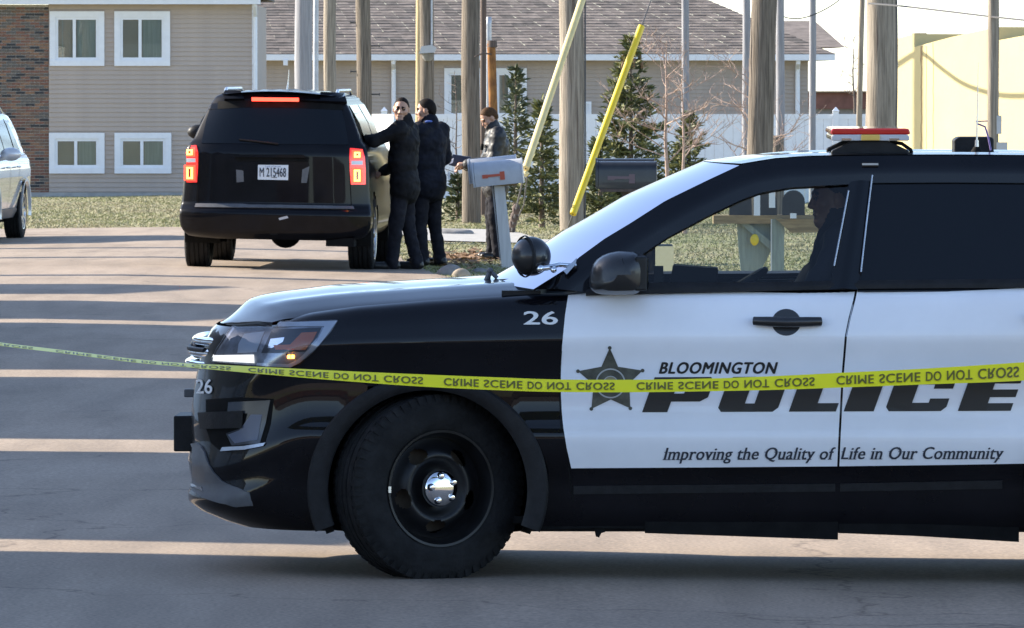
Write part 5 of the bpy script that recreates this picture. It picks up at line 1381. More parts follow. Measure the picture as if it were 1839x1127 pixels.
q = MB(); q.grid([[t - TO, t.lerp(b, .33) - TO + Vector((0, -.002, 0)), t.lerp(b, .66) - TO + Vector((0, -.002, 0)), b - TO] for t, b in edges]); q.build('ribbon', 'tape_yellow', tape, True, auto=False)
WORDS = [(w_, text_geo(w_, 0, .020, 1.08)) for w_ in ('CRIME', 'SCENE', 'DO', 'NOT', 'CROSS')]
SPAN = ((0, .205), (.235, .46), (.49, .575), (.605, .745), (.775, 1.0))
def tape_pt(px, v):
    for (t, b), c0, c1, (t1, b1) in zip(edges, Tc, Tc[1:], edges[1:]):
        if c0.x <= px <= c1.x:
            f = (px - c0.x) / (c1.x - c0.x); return t.lerp(t1, f).lerp(b.lerp(b1, f), v) - TO
for xs_, xe_ in ((-250, 60), (100, 415), (446, 760), (797, 1104), (1143, 1463), (1502, 1830), (1868, 2050)):
    for (w_, TG), (a_, b_) in zip(WORDS, SPAN):
        Vt = [tape_pt(xs_ + (xe_ - xs_) * (a_ + (b_ - a_) * u), .20 + .60 * v) + Vector((0, -.0045 - k_ * .0004, 0)) for u, v, k_ in TG[0]]
        link('printed_word', new_mesh('printed_word', Vt, TG[1], 'tape_print'), tape)
for (t, b), lab in ((edges[0], 'wooden stake holding the thin twisted end of the tape'), (edges[-1], 'wooden stake holding the taut end of the tape')):
    x, y = t.x, t.y + .03; z0 = gz(x, y); o = thing('wooden_stake', (x, y, z0), lab, 'stake'); q = MB(); q.prism([(-.02, -.02, 1.25), (.02, -.02, 1.25), (.02, -.02, -.1), (0, -.02, -.25), (-.02, -.02, -.1)], (0, .04, 0)); q.build('shaft', 'board_wood', o)
# ------------------------------------------------------------------ black sport utility vehicle seen from behind
def wrap_body(sec, rear, length, topf, corner=.13, cexp=5, bulge=.03, flipx=False):
    """sec: (half width, z) from sill to roof edge; rear(z): where the tail stands; topf(y): highest z at y"""
    cols_ = []
    ys = [length, length - .05, length - .15, length - .3] + list(np.arange(length - .6, .45, -.15)) + [.36, .27, .2]
    G_ = []
    def side(sg):
        C = []
        for y in ys:
            f = 1 - .10 * sm(length - .7, length, y) - .0 ; C.append([(sg * w * f, max(y, rear(z) + corner), min(z, topf(y))) for w, z in sec])
        return C
    L = side(-1); rs = np.linspace(-1, 1, 81)
    R_ = [[(w * math.copysign(1 - (1 - abs(r)) ** 1.0, r), rear(z) + corner * abs(r) ** cexp - bulge * (1 - r * r), z) for w, z in sec] for r in rs]
    Rt = side(1)[::-1]; G_ = L + R_ + Rt
    return G_
def body_from(G_, m, parent, name='body', holes=()):
    nr = len(G_[0]); V = [Vector(p) for c in G_ for p in c]; Fs = []
    for i in range(len(G_) - 1):
        for r in range(nr - 1):
            f = (i * nr + r, (i + 1) * nr + r, (i + 1) * nr + r + 1, i * nr + r + 1); c = sum((V[k] for k in f), Vector()) / 4
            if any((c.y - hy) ** 2 + (c.z - hz) ** 2 < hr * hr and abs(c.x) > .7 for hy, hz, hr in holes): continue
            Fs.append(f)
    return V, Fs
p0 = gbase(491, 83.0)
sv = thing('utility_vehicle', p0, 'large black utility vehicle with brake lights lit, seen from behind', 'vehicle', rot=(0, math.radians(1.1), math.radians(-2.6)))
SMW = Matrix.Translation(p0) @ (Matrix.Rotation(math.radians(-2.6), 4, 'Z') @ Matrix.Rotation(math.radians(1.1), 4, 'Y'))
T = Surf(SMW)
SEC = [(.78, .33), (.93, .36), (1.0, .44), (1.02, .52), (1.02, .62), (1.01, .70), (1.0, .80), (.992, .95), (.985, 1.1), (.975, 1.22), (.962, 1.29), (.935, 1.34), (.895, 1.385), (.85, 1.50), (.80, 1.62), (.755, 1.72), (.715, 1.79), (.675, 1.845), (.61, 1.875)]
SEC = [(v.x, v.y) for v in smooth_curve([(a_, b_, 0) for a_, b_ in SEC], 3)]
RT = [(.33, .05), (.40, -.03), (.62, -.05), (.66, .0), (.70, .04), (1.25, .05), (1.32, .07), (1.84, .30), (1.875, .32), (1.92, .33)]
TOPF = [(0, 1.875), (3.1, 1.875), (3.85, 1.24), (4.9, 1.10), (5.15, .95)]
Gs = wrap_body(SEC, lambda z: interp(RT, z), 5.15, lambda y: interp(TOPF, y))
Vs, Fsv = body_from(Gs, 'low_coat_black_paint', sv, holes=((.98, .40, .45), (3.93, .40, .45)))
# roof and hood lid
nr = len(SEC); ring = [c[-1] for c in Gs]; half_ = len(ring) // 2
T.set(Vs, Fsv)
me = new_mesh('body', Vs, Fsv, 'low_coat_black_paint', True); bm = bmesh.new(); bm.from_mesh(me); bmesh.ops.remove_doubles(bm, verts=bm.verts, dist=1e-4); bmesh.ops.recalc_face_normals(bm, faces=bm.faces[:]); bm.to_mesh(me); bm.free(); link('body', me, sv)
rows_ = []
for y in list(np.arange(.20, 5.16, .12)):
    z = interp(TOPF, y); w = .615 if z > 1.86 else .615 + (1.875 - z) * .5; rows_.append([(r * w, y + (.20 if y < .4 else 0) * 0 + (.13 * abs(r) ** 4 if y < .3 else 0), z + .045 * (1 - r * r) + (.010 * max(0, math.cos(r * 22)) if .5 < y < 2.9 else 0) - (.012 if y < .3 else 0)) for r in np.linspace(-1, 1, 41)])
q = MB(); q.grid(rows_); q.build('roof', 'low_coat_black_paint', sv, True, auto=False)
def tp(name, poly, m, off=.004, rim=.006, par=None, step=14): return T.panel(name, poly, m, par or sv, off=off, rim=rim, step=step)
tp('rear_window', [(381, 186), (440, 181), (530, 183), (611, 190), (619, 220), (626, 260), (540, 259), (450, 258), (362, 257), (371, 215)], 'tint_glass', .006)
tp('spoiler', [(372, 170), (440, 167.5), (540, 168), (615, 174), (619, 187), (530, 181.5), (440, 180), (371, 182)], 'low_coat_black_paint', .05, .05)
q = MB(); q.prism([T.plane(a_, b_, .155) for a_, b_ in ((452, 174.5), (536, 175.5), (536, 182), (452, 181))], (0, .06, 0)); q.build('high_brake_light', 'brake_bar', sv)
tp('reflection_mask_strip', [(378, 183), (440, 180), (530, 182), (614, 188), (617, 198), (530, 194), (440, 193), (375, 197)], 'dull_black', .0085, .004)  # matte strip added to mask the brake light's reflection in the glass
mat('tail_lit', (.55, .02, .015), .2, coat=1, emit=(1, .03, .015), estr=.45)
tl_ = [((333, 262), (353, 261), (356, 275), (355.5, 300), (354, 327), (328, 327), (327.5, 300), (329, 275)), ((628.5, 266), (650, 268), (654.5, 282), (656, 305), (656, 331), (630, 331), (628, 305), (627.5, 280))]
for k, poly in enumerate(tl_):
    t_ = tp('tail_light', list(poly), 'tail_lit', .010, .02, step=8); dx = 342 if k == 0 else 640.5; dy = 0 if k == 0 else 4.5
    for (ya, yb_, w) in ((265, 281, 9.5), (296, 324, 10)):
        g_ = tp('glow_panel', [(dx - w, ya + dy), (dx + w, ya + dy), (dx + w, yb_ + dy), (dx - w, yb_ + dy)], 'brake_glow', .014, .003, step=8); g_.parent = t_
        c_ = tp('glow_core', [(dx - w * .55, ya + 4 + dy), (dx + w * .55, ya + 4 + dy), (dx + w * .55, yb_ - 3 + dy), (dx - w * .55, yb_ - 3 + dy)], 'brake_core', .017, .003, step=8); c_.parent = t_
        c_ = tp('glow_slot', [(dx - w * .2, ya + 6.5 + dy), (dx + w * .2, ya + 6.5 + dy), (dx + w * .2, yb_ - 6 + dy), (dx - w * .2, yb_ - 6 + dy)], 'tail_red', .020, .002, step=8); c_.parent = t_
    r_ = tp('reverse_lens', [(dx - 10, 284 + dy), (dx + 10, 284 + dy), (dx + 10, 291 + dy), (dx - 10, 291 + dy)], 'lamp_trim', .014, .003, step=8); r_.parent = t_
pl = [(463.5, 295.5), (518, 296), (517.5, 323), (463, 322)]
P_ = tp('licence_plate', pl, 'plate_white', .012, .010)
T.decal('plate_number', *text_geo('M 215468', 0, .014), 466.5, 300.5, 514, 317, 'decal_slogan', sv, .0165, .6); bpy.data.objects['plate_number'].parent = P_
T.decal('plate_motto', *text_geo('Land of Lincoln'), 477, 296.8, 504, 299.8, 'patch_blue', sv, .0165, .3).parent = P_
T.decal('plate_state', *text_geo('ILLINOIS', 0, .02), 488, 317.2, 497.5, 319.2, 'decal_slogan', sv, .0165, .2).parent = P_
tp('plate_recess', [(421, 282), (440, 277), (540, 277), (556, 283), (552, 290), (425, 289)], 'dull_black', .008, .01)
tp('tailgate_handle', [(428, 277), (546, 278), (550, 283), (424, 282)], 'low_coat_black_paint', .03, .03)
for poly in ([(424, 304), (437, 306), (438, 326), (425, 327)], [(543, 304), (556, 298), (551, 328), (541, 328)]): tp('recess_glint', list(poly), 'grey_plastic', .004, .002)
def tline(name, pts, w, m='dull_black'):
    q = MB(); rw = []
    for i, (a, b) in enumerate(pts):
        t = Vector(pts[min(i + 1, len(pts) - 1)]) - Vector(pts[max(0, i - 1)]); n = Vector((-t.y, t.x)).normalized() * w / 2
        l1, n1 = T.hit(a + n.x, b + n.y); l2, n2 = T.hit(a - n.x, b - n.y)
        if l1 and l2: rw.append([l1 + n1 * .003, l2 + n2 * .003])
    q.grid(rw); q.build(name, m, sv)
tline('tailgate_seam', [(357, 258), (354.5, 290), (354, 330), (355, 366)], 1.4); tline('tailgate_seam', [(629, 261), (628, 290), (629, 330), (631, 369)], 1.4); tline('tailgate_seam', [(357, 366.5), (480, 367.5), (631, 369.5)], 1.6)
tp('bumper_step', [(352, 366), (490, 367), (634, 369.5), (636, 376), (490, 374), (350, 372.5)], 'grey_plastic', .012, .02)
tp('bumper_reflector', [(500, 391), (516, 387), (518, 391), (502, 395)], 'lamp_trim', .006, .004)
q = MB(); w0, _ = T.hit(500, 258); w1, _ = T.hit(430, 250); q.tube([w0 + Vector((0, -.02, 0)), w1 + Vector((0, -.02, 0))], .010, 6); q.build('rear_wiper', 'black_plastic', sv)
for x in (-.88, .88):
    for y in (.98, 3.93):
        w_ = wheel(sv, (x, y, .40), R=.40, wd=.275, rimR=.28, kind='alloy', face=math.copysign(1, x)); w_.rotation_euler = (0, 0, -math.pi / 2); w_.rotation_euler = (0, 0, math.radians(-90))
# axle, exhaust, frame
q = MB(); q.tube([(-.8, .98, .40), (.8, .98, .40)], .05, 10); q.sphere((.05, .98, .38), (.17, .17, .16), 14, 10); q.box(-.6, .6, .15, .7, .34, .5); q.build('rear_axle', 'dull_black', sv, True)
q = MB(); q.box(-.80, .80, .3, 5.0, .42, .55); q.box(-.75, .75, 1.5, 4.9, .30, .45); q.build('underbody', 'dull_black', sv)
q = MB(); q.tube([(.72, .4, .36), (.74, .12, .33)], .035, 10); q.box(.55, .85, .05, .45, .27, .36); q.build('exhaust', 'dull_black', sv)
q = MB(); q.box(-.04, .04, -.05, .1, .38, .46); q.build('tow_hitch', 'dull_black', sv)
for sg in (-1, 1):
    q = MB()
    for k in range(7):
        y = .75 + .36 * k; 
    P0, P1 = [], []
    for y in np.arange(.62, 2.0, .1): P0.append((sg * (.925 - .02 + .012), y, 1.39)); P1.append((sg * .735, y + .02, 1.775))
    q.grid([P0, [(sg * (abs(a[0]) * .5 + abs(b[0]) * .5 + .025), a[1], (a[2] + b[2]) / 2) for a, b in zip(P0, P1)], P1]); q.build('quarter_glass', 'tint_glass', sv, True)
    q = MB()
    P0, P1 = [], []
    for y in np.arange(2.06, 3.1, .1): P0.append((sg * (.925 - .02 + .012), y, 1.39)); P1.append((sg * .735, y + .02, 1.775))
    q.grid([P0, [(sg * (abs(a[0]) * .5 + abs(b[0]) * .5 + .025), a[1], (a[2] + b[2]) / 2) for a, b in zip(P0, P1)], P1]); q.build('side_window', 'tint_glass', sv, True)
    q = MB(); q.sphere((sg * 1.10, 3.25, 1.43), (.13, .07, .085), 14, 10); q.tube([(sg * .92, 3.25, 1.38), (sg * 1.05, 3.25, 1.40)], .03, 8); q.build('side_mirror', 'black_plastic', sv, True)
    q = MB(); q.tube([(sg * .60, .6, 1.885), (sg * .60, .75, 1.925), (sg * .60, 2.7, 1.925), (sg * .60, 2.9, 1.89)], .018, 8); q.build('roof_rail', 'alloy', sv, True)
q = MB(); q.tube([(.0, 1.5, 1.92), (.01, 1.5, 2.01), (.015, 1.5, 2.14)], [.012, .006, .004], 8); q.build('antenna', 'alloy', sv)
q = MB(); q.box(-.55, .55, 2.1, 2.3, 1.0, 1.6); q.build('seat_row', 'interior', sv)
for sg in (-1, 1):
    for yc in (.98, 3.93):
        q = MB(); P = []
        for t in np.linspace(-.3, math.pi + .3, 30): P.append([(sg * 1.0, yc + .45 * math.cos(t), .40 + .45 * math.sin(t)), (sg * .62, yc + .45 * math.cos(t), .40 + .45 * math.sin(t))])
        q.grid(P); q.build('wheel_well', 'dull_black', sv)

# ------------------------------------------------------------------ silver-white crossover at the kerb
rw = gp(41, 428); YAW = math.radians(180 - 4.5)     # it faces us; local y runs back to front
cs = thing('crossover_car', rw, 'silver white crossover car parked by the brick end of the apartments', 'car', rotz=YAW)
CMW = Matrix.Translation(rw) @ Matrix.Rotation(YAW, 4, 'Z')
# local: +y forward (towards us), +x is the car's right; its left side (-x) shows. rear wheel outer face at x=0,y=0
SEC2 = [(.74, .26), (.80, .28), (.845, .36), (.865, .46), (.885, .6), (.90, .75), (.905, .88), (.895, .98), (.865, 1.05), (.825, 1.09), (.79, 1.22), (.745, 1.36), (.70, 1.48), (.655, 1.56), (.60, 1.60)]
RT2 = [(.26, .12), (.4, .02), (.55, .0), (.7, .03), (.95, .05), (1.05, .10), (1.6, .36)]
TOP2 = [(0, 1.6), (2.6, 1.6), (3.4, 1.05), (4.3, .85), (4.45, .7)]
XC, YT = .83, -.82            # centreline and tail in the root's frame
G2 = wrap_body(SEC2, lambda z: interp(RT2, z), 4.45, lambda y: interp(TOP2, y), corner=.22, cexp=4)
V2, F2 = body_from(G2, 'silver_paint', cs, holes=((.82, .35, .385), (3.48, .35, .385)))
V2 = [Vector((v.x + XC + .05, v.y + YT, v.z)) for v in V2]
C2 = Surf(CMW); C2.set(V2, F2)
me = new_mesh('body', V2, F2, 'silver_paint', True); bm = bmesh.new(); bm.from_mesh(me); bmesh.ops.remove_doubles(bm, verts=bm.verts, dist=1e-4); bmesh.ops.recalc_face_normals(bm, faces=bm.faces[:]); bm.to_mesh(me); bm.free(); link('body', me, cs)
rows_ = []
for y in np.arange(.36, 4.46, .12):
    z = interp(TOP2, y); w = .605 if z > 1.59 else .605 + (1.6 - z) * .38; rows_.append([(r * w + XC + .05, y + YT, z + .05 * (1 - r * r)) for r in np.linspace(-1, 1, 21)])
q = MB(); q.grid(rows_); q.build('roof', 'silver_paint', cs, True, auto=False)
for x, f in ((.10, -1), (1.64, 1)):
    for y in (0, 2.66):
        w_ = wheel(cs, (x, y, .35), R=.352, wd=.225, rimR=.225, kind='alloy', face=f); w_.rotation_euler = (0, 0, math.radians(90)); w_.rotation_euler = (0, 0, math.radians(-90))
def sidew(name, pts, m, off=.012):
    """panel on the left side from (y, z) corners"""
    def xs_(z): return XC + .05 - interp([(z_, w_) for w_, z_ in SEC2], z) - off
    bm = flat_poly_mesh([pts], .12)
    for v in bm.verts: y, z = v.co.x, v.co.y; v.co = (xs_(z), y, z)
    me = bpy.data.meshes.new(name); bm.to_mesh(me); bm.free(); me.materials.append(MATS[m]); me.polygons.foreach_set('use_smooth', [True] * len(me.polygons)); return link(name, me, cs)
sidew('quarter_window', [(-.12, 1.12), (.35, 1.10), (.35, 1.50), (.18, 1.50)], 'tint_glass')
sidew('rear_side_window', [(.42, 1.10), (1.22, 1.10), (1.22, 1.52), (.42, 1.51)], 'tint_glass')
sidew('front_side_window', [(1.28, 1.10), (2.25, 1.10), (1.75, 1.50), (1.28, 1.52)], 'tint_glass')
sidew('window_trim', [(.35, 1.09), (.42, 1.09), (.42, 1.53), (.35, 1.53)], 'dull_black', .014)
sidew('sill_cladding', [(.42, .28), (2.25, .28), (2.25, .40), (.42, .40)], 'grey_plastic', .014)
for pts in ([(1.25, .40), (1.262, .40), (1.262, 1.09), (1.25, 1.09)], [(.44, .60), (.452, .60), (.452, 1.09), (.44, 1.09)]): sidew('door_seam', pts, 'dull_black', .008)
for y in (.62, 1.55):
    q = MB(); q.tube([(-.05, y, .93), (-.075, y + .06, .93), (-.075, y + .16, .93), (-.05, y + .22, .93)], .014, 8); q.build('door_handle', 'silver_paint', cs, True)
q = MB(); q.sphere((-.13, 1.98, 1.10), (.13, .085, .085), 16, 12); q.tube([(.02, 1.95, 1.04), (-.08, 1.97, 1.06)], .03, 8); q.build('side_mirror', 'silver_paint', cs, True)
q = MB(); q.prism([(.03, -.62, .92), (.10, -.80, .90), (.14, -.78, 1.12), (.06, -.58, 1.14)], (.10, 0, 0)); q.build('tail_light', 'tail_red', cs, bevel=.015)
for x in (.30, 1.46):
    q = MB(); q.tube([(x, .1 + YT + .5, 1.60), (x, .7 + YT + .2, 1.68), (x, 2.0 + YT, 1.69), (x, 2.5 + YT, 1.62)], .02, 8); q.build('roof_rail', 'alloy', cs, True)
q = MB(); q.box(.2, 1.6, -.5, 3.3, .22, .30); q.build('underbody', 'dull_black', cs)
for yc in (0, 2.66):
    q = MB(); P = [[(.0, yc + .385 * math.cos(t), .35 + .385 * math.sin(t)), (.42, yc + .385 * math.cos(t), .35 + .385 * math.sin(t))] for t in np.linspace(-.2, math.pi + .2, 26)]; q.grid(P); q.add([P[k][1] for k in range(26)], [tuple(range(26))]); q.build('wheel_well', 'dull_black', cs)
for yc in (0, 2.66):
    q = MB(); P = []
    for t in np.linspace(-.15, math.pi + .15, 30): P.append([(-.055 if r_ > .37 else -.02, yc + r_ * math.cos(t), .35 + r_ * math.sin(t)) for r_ in (.37, .39, .41, .43)])
    q.grid(P); q.build('arch_lip', 'silver_paint', cs, True)

# ------------------------------------------------------------------ people: one continuous skin per body
from mathutils import noise as mnoise
def surface_net(D, xs, ys, zs):
    s = D < 0; nx, ny, nz = D.shape
    acc = np.zeros((nx - 1, ny - 1, nz - 1, 3)); cnt = np.zeros((nx - 1, ny - 1, nz - 1))
    ax_ = (np.array(xs), np.array(ys), np.array(zs))
    def sl(o): return tuple(slice(k, (n - 1) + k) for k, n in zip(o, D.shape))
    for axis in range(3):
        for o1 in (0, 1):
            for o2 in (0, 1):
                a = [0, 0, 0]; oth = [k for k in range(3) if k != axis]; a[oth[0]] = o1; a[oth[1]] = o2; b = list(a); b[axis] = 1
                da, db = D[sl(a)], D[sl(b)]; cr = (da < 0) != (db < 0); t = np.where(cr, da / np.where(cr, da - db, 1), 0)
                for k in range(3):
                    A_ = ax_[k]; sh = [1, 1, 1]; sh[k] = -1; base = A_[a[k]:len(A_) - 1 + a[k]].reshape(sh)
                    if k == axis: val = base + t * np.diff(A_).reshape(sh)
                    else: val = np.broadcast_to(base, da.shape)
                    acc[..., k] += np.where(cr, val, 0)
                cnt += cr
    act = cnt > 0; idx = -np.ones(act.shape, int); idx[act] = np.arange(act.sum()); V = acc[act] / cnt[act][:, None]; Fs = []
    for axis in range(3):
        o = [k for k in range(3) if k != axis]; S0 = [slice(1, -1)] * 3; S0[axis] = slice(0, -1); S1 = [slice(1, -1)] * 3; S1[axis] = slice(1, None)
        ch = s[tuple(S0)] != s[tuple(S1)]; I = np.argwhere(ch); inn = s[tuple(S0)][ch]
        I[:, o[0]] += 1; I[:, o[1]] += 1
        d0 = np.zeros(3, int); d0[o[0]] = 1; d1 = np.zeros(3, int); d1[o[1]] = 1
        q_ = [idx[tuple(p.T)] for p in (I - d0 - d1, I - d1, I, I - d0)]
        q_ = np.stack(q_, 1); fl = inn if axis != 1 else ~inn; q_[~fl] = q_[~fl][:, ::-1]; Fs.append(q_)
    return V, np.concatenate(Fs), act
def axis_coords(lo, hi, h, fine, hf):
    out = [lo]
    while out[-1] < hi: out.append(out[-1] + (hf if any(a <= out[-1] <= b for a, b in fine) else h))
    return out
def person_mesh(name, prims, mats, h=.014, hf=.0055, fine=()):
    """prims: dict(kind, material index, blend...)"""
    lo = np.min([np.min([p['a'], p['b']], 0) - p['R'] for p in prims], 0) - .03; hi = np.max([np.max([p['a'], p['b']], 0) + p['R'] for p in prims], 0) + .03
    ax3 = [axis_coords(lo[k], hi[k], h, [(f[0][k], f[1][k]) for f in fine], hf) for k in range(3)]
    X_ = [np.array(a) for a in ax3]; shp = tuple(len(a) for a in X_)
    D = np.full(shp, .2, np.float32); DM = np.full(shp, 9.0, np.float32); ID = np.zeros(shp, np.int16)
    for p in prims:
        mg = p['R'] + .07; l_ = np.minimum(p['a'], p['b']) - mg; h_ = np.maximum(p['a'], p['b']) + mg; S = []
        for k in range(3): i0 = max(0, np.searchsorted(X_[k], l_[k])); i1 = min(len(X_[k]), np.searchsorted(X_[k], h_[k]) + 1); S.append(slice(i0, i1))
        S = tuple(S); P = np.stack(np.meshgrid(*[X_[k][S[k]] for k in range(3)], indexing='ij'), -1)
        d = p['f'](P).astype(np.float32); k_ = p['k']; d0 = D[S]
        hh = np.clip(.5 + .5 * (d0 - d) / k_, 0, 1); D[S] = d0 * (1 - hh) + d * hh - k_ * hh * (1 - hh)
        dm = DM[S]; b = d - p.get('pri', 0) < dm; DM[S] = np.where(b, d - p.get('pri', 0), dm); ID[S] = np.where(b, p['m'], ID[S])
    V, Q, act = surface_net(D, *ax3); vid = ID[:-1, :-1, :-1][act]
    cl = np.isin(vid, (0, 1)); tri = V[Q]; nrm = np.cross(tri[:, 2] - tri[:, 0], tri[:, 3] - tri[:, 1]); VN = np.zeros_like(V)
    for k in range(4): np.add.at(VN, Q[:, k], nrm)
    VN /= np.linalg.norm(VN, axis=1)[:, None] + 1e-9
    for k in np.nonzero(cl)[0]:                               # folds in the cloth
        x, y, z = V[k]; f = mnoise.noise((x * 9, y * 9, z * 16)) * .011 + mnoise.noise((x * 22 + 5, y * 22, z * 30)) * .005
        V[k] += VN[k] * f
    fi = np.sort(vid[Q], 1)[:, 1]
    me = bpy.data.meshes.new(name); me.from_pydata(V.tolist(), [], Q.tolist())
    for m in mats: me.materials.append(MATS[m])
    me.polygons.foreach_set('material_index', fi.astype(np.int32)); me.polygons.foreach_set('use_smooth', np.ones(len(Q), bool)); me.update()
    return me
def cap(a, b, ra, rb, m, k=.03, sc=None, pri=0):
    a, b = np.array(a, float), np.array(b, float); sc_ = np.array(sc if sc else (1, 1, 1), float)
    def f(P):
        A, B = a / sc_, b / sc_; Q = P / sc_ - A; d = B - A; L = max(1e-9, d @ d); t = np.clip(Q @ d / L, 0, 1); return (np.linalg.norm(Q - t[..., None] * d, axis=-1) - (ra + (rb - ra) * t)) * sc_.min()
    return dict(a=a, b=b, R=max(ra, rb) * sc_.max(), f=f, m=m, k=k, pri=pri)
def ell(c, r, m, k=.02, rot=None, pri=0, cut=None):
    c, r = np.array(c, float), np.array(r, float); R3 = np.array(rot) if rot is not None else np.eye(3)
    def f(P):
        Q = (P - c) @ R3; n = np.linalg.norm(Q / r, axis=-1); d = (n - 1) * r.min()
        if cut is not None: d = np.maximum(d, Q @ np.array(cut[:3]) + cut[3])
        return d
    return dict(a=c, b=c, R=r.max(), f=f, m=m, k=k, pri=pri)
# materials order for everyone
MJ, MT_, MS, MK, MH, ME, MC = range(7)
def hand(prims, wrist, d, up, side, k=.008, curl=.5, m=MK):
    """palm and five separate fingers; d = pointing, up = back of the hand, side = thumb side"""
    w = np.array(wrist); d = np.array(d) / np.linalg.norm(d); up = np.array(up, float); up -= d * (up @ d); up /= np.linalg.norm(up); s_ = np.cross(d, up) * (1 if side > 0 else -1)
    prims.append(cap(w, w + d * .075, .026, .034, m, .012, pri=.004)); kn = w + d * .088
    for i, (o, L) in enumerate(((.030, .072), (.010, .080), (-.010, .074), (-.029, .058))):
        b = kn + s_ * o; c1 = b + d * L * .45 - up * L * .22 * curl * 2; c2 = c1 + (d * .45 - up * .9 * curl * 1.4) * L * .5
        prims.append(cap(b, c1, .0098, .009, m, k)); prims.append(cap(c1, c2, .009, .0075, m, k))
    t0 = w + d * .03 + s_ * .028; t1 = t0 + (d * .7 + s_ * .6 - up * .25) * .04; t2 = t1 + (d * .9 + s_ * .1 - up * .3) * .032
    prims.append(cap(t0, t1, .013, .011, m, k)); prims.append(cap(t1, t2, .0105, .009, m, k))
def head(prims, neck, c, yaw=0, pitch=0, roll=0, hairline=.0, mhair=MH, cap_back=1.0):
    """yaw + = turned to the figure's left; pitch + = looking down"""
    M3 = np.array((Matrix.Rotation(yaw, 3, 'Z') @ Matrix.Rotation(-pitch, 3, 'X') @ Matrix.Rotation(roll, 3, 'Y')))
    c = np.array(c); g = lambda x, y, z: c + M3 @ np.array((x, y, z)); A = prims.append
    A(cap(neck, c + np.array((0, 0, -.06)), .058, .056, MK, .025))
    A(ell(c + M3 @ np.array((0, -.008, .02)), (.074, .094, .095), MK, .02, M3)); A(ell(g(0, .022, -.045), (.058, .066, .070), MK, .03, M3)); A(cap(g(-.012, .072, -.098), g(.012, .072, -.098), .020, .020, MK, .03))
    A(cap(g(0, .088, .004), g(0, .104, -.028), .009, .013, MK, .012)); A(cap(g(-.014, .088, -.032), g(.014, .088, -.032), .009, .009, MK, .01))
    A(cap(g(-.036, .080, .022), g(.036, .080, .022), .011, .011, MK, .012)); A(cap(g(-.02, .087, -.064), g(.02, .087, -.064), .007, .007, MC, .008, pri=.002))
    A(ell(g(-.046, .055, -.022), (.022, .02, .02), MK, .025, M3)); A(ell(g(.046, .055, -.022), (.022, .02, .02), MK, .025, M3))
    for sg in (-1, 1):
        A(ell(g(sg * .030, .080, .004), (.008, .006, .0042), ME, .006, M3, pri=.002)); A(cap(g(sg * .018, .090, .024), g(sg * .046, .080, .024), .005, .004, MH, .005, pri=.003))
        A(ell(g(sg * .076, -.008, -.008), (.012, .022, .034), MK, .008, M3))
    A(ell(g(0, -.012, .026), (.0775, .0975, .0970), mhair, .015, M3, pri=.008, cut=(0, .75, -.66, -.012 + hairline)))
    A(ell(g(0, -.040, .0), (.077, .072, .090), mhair, .015, M3, pri=.008, cut=(0, .90, -.43, .012)))
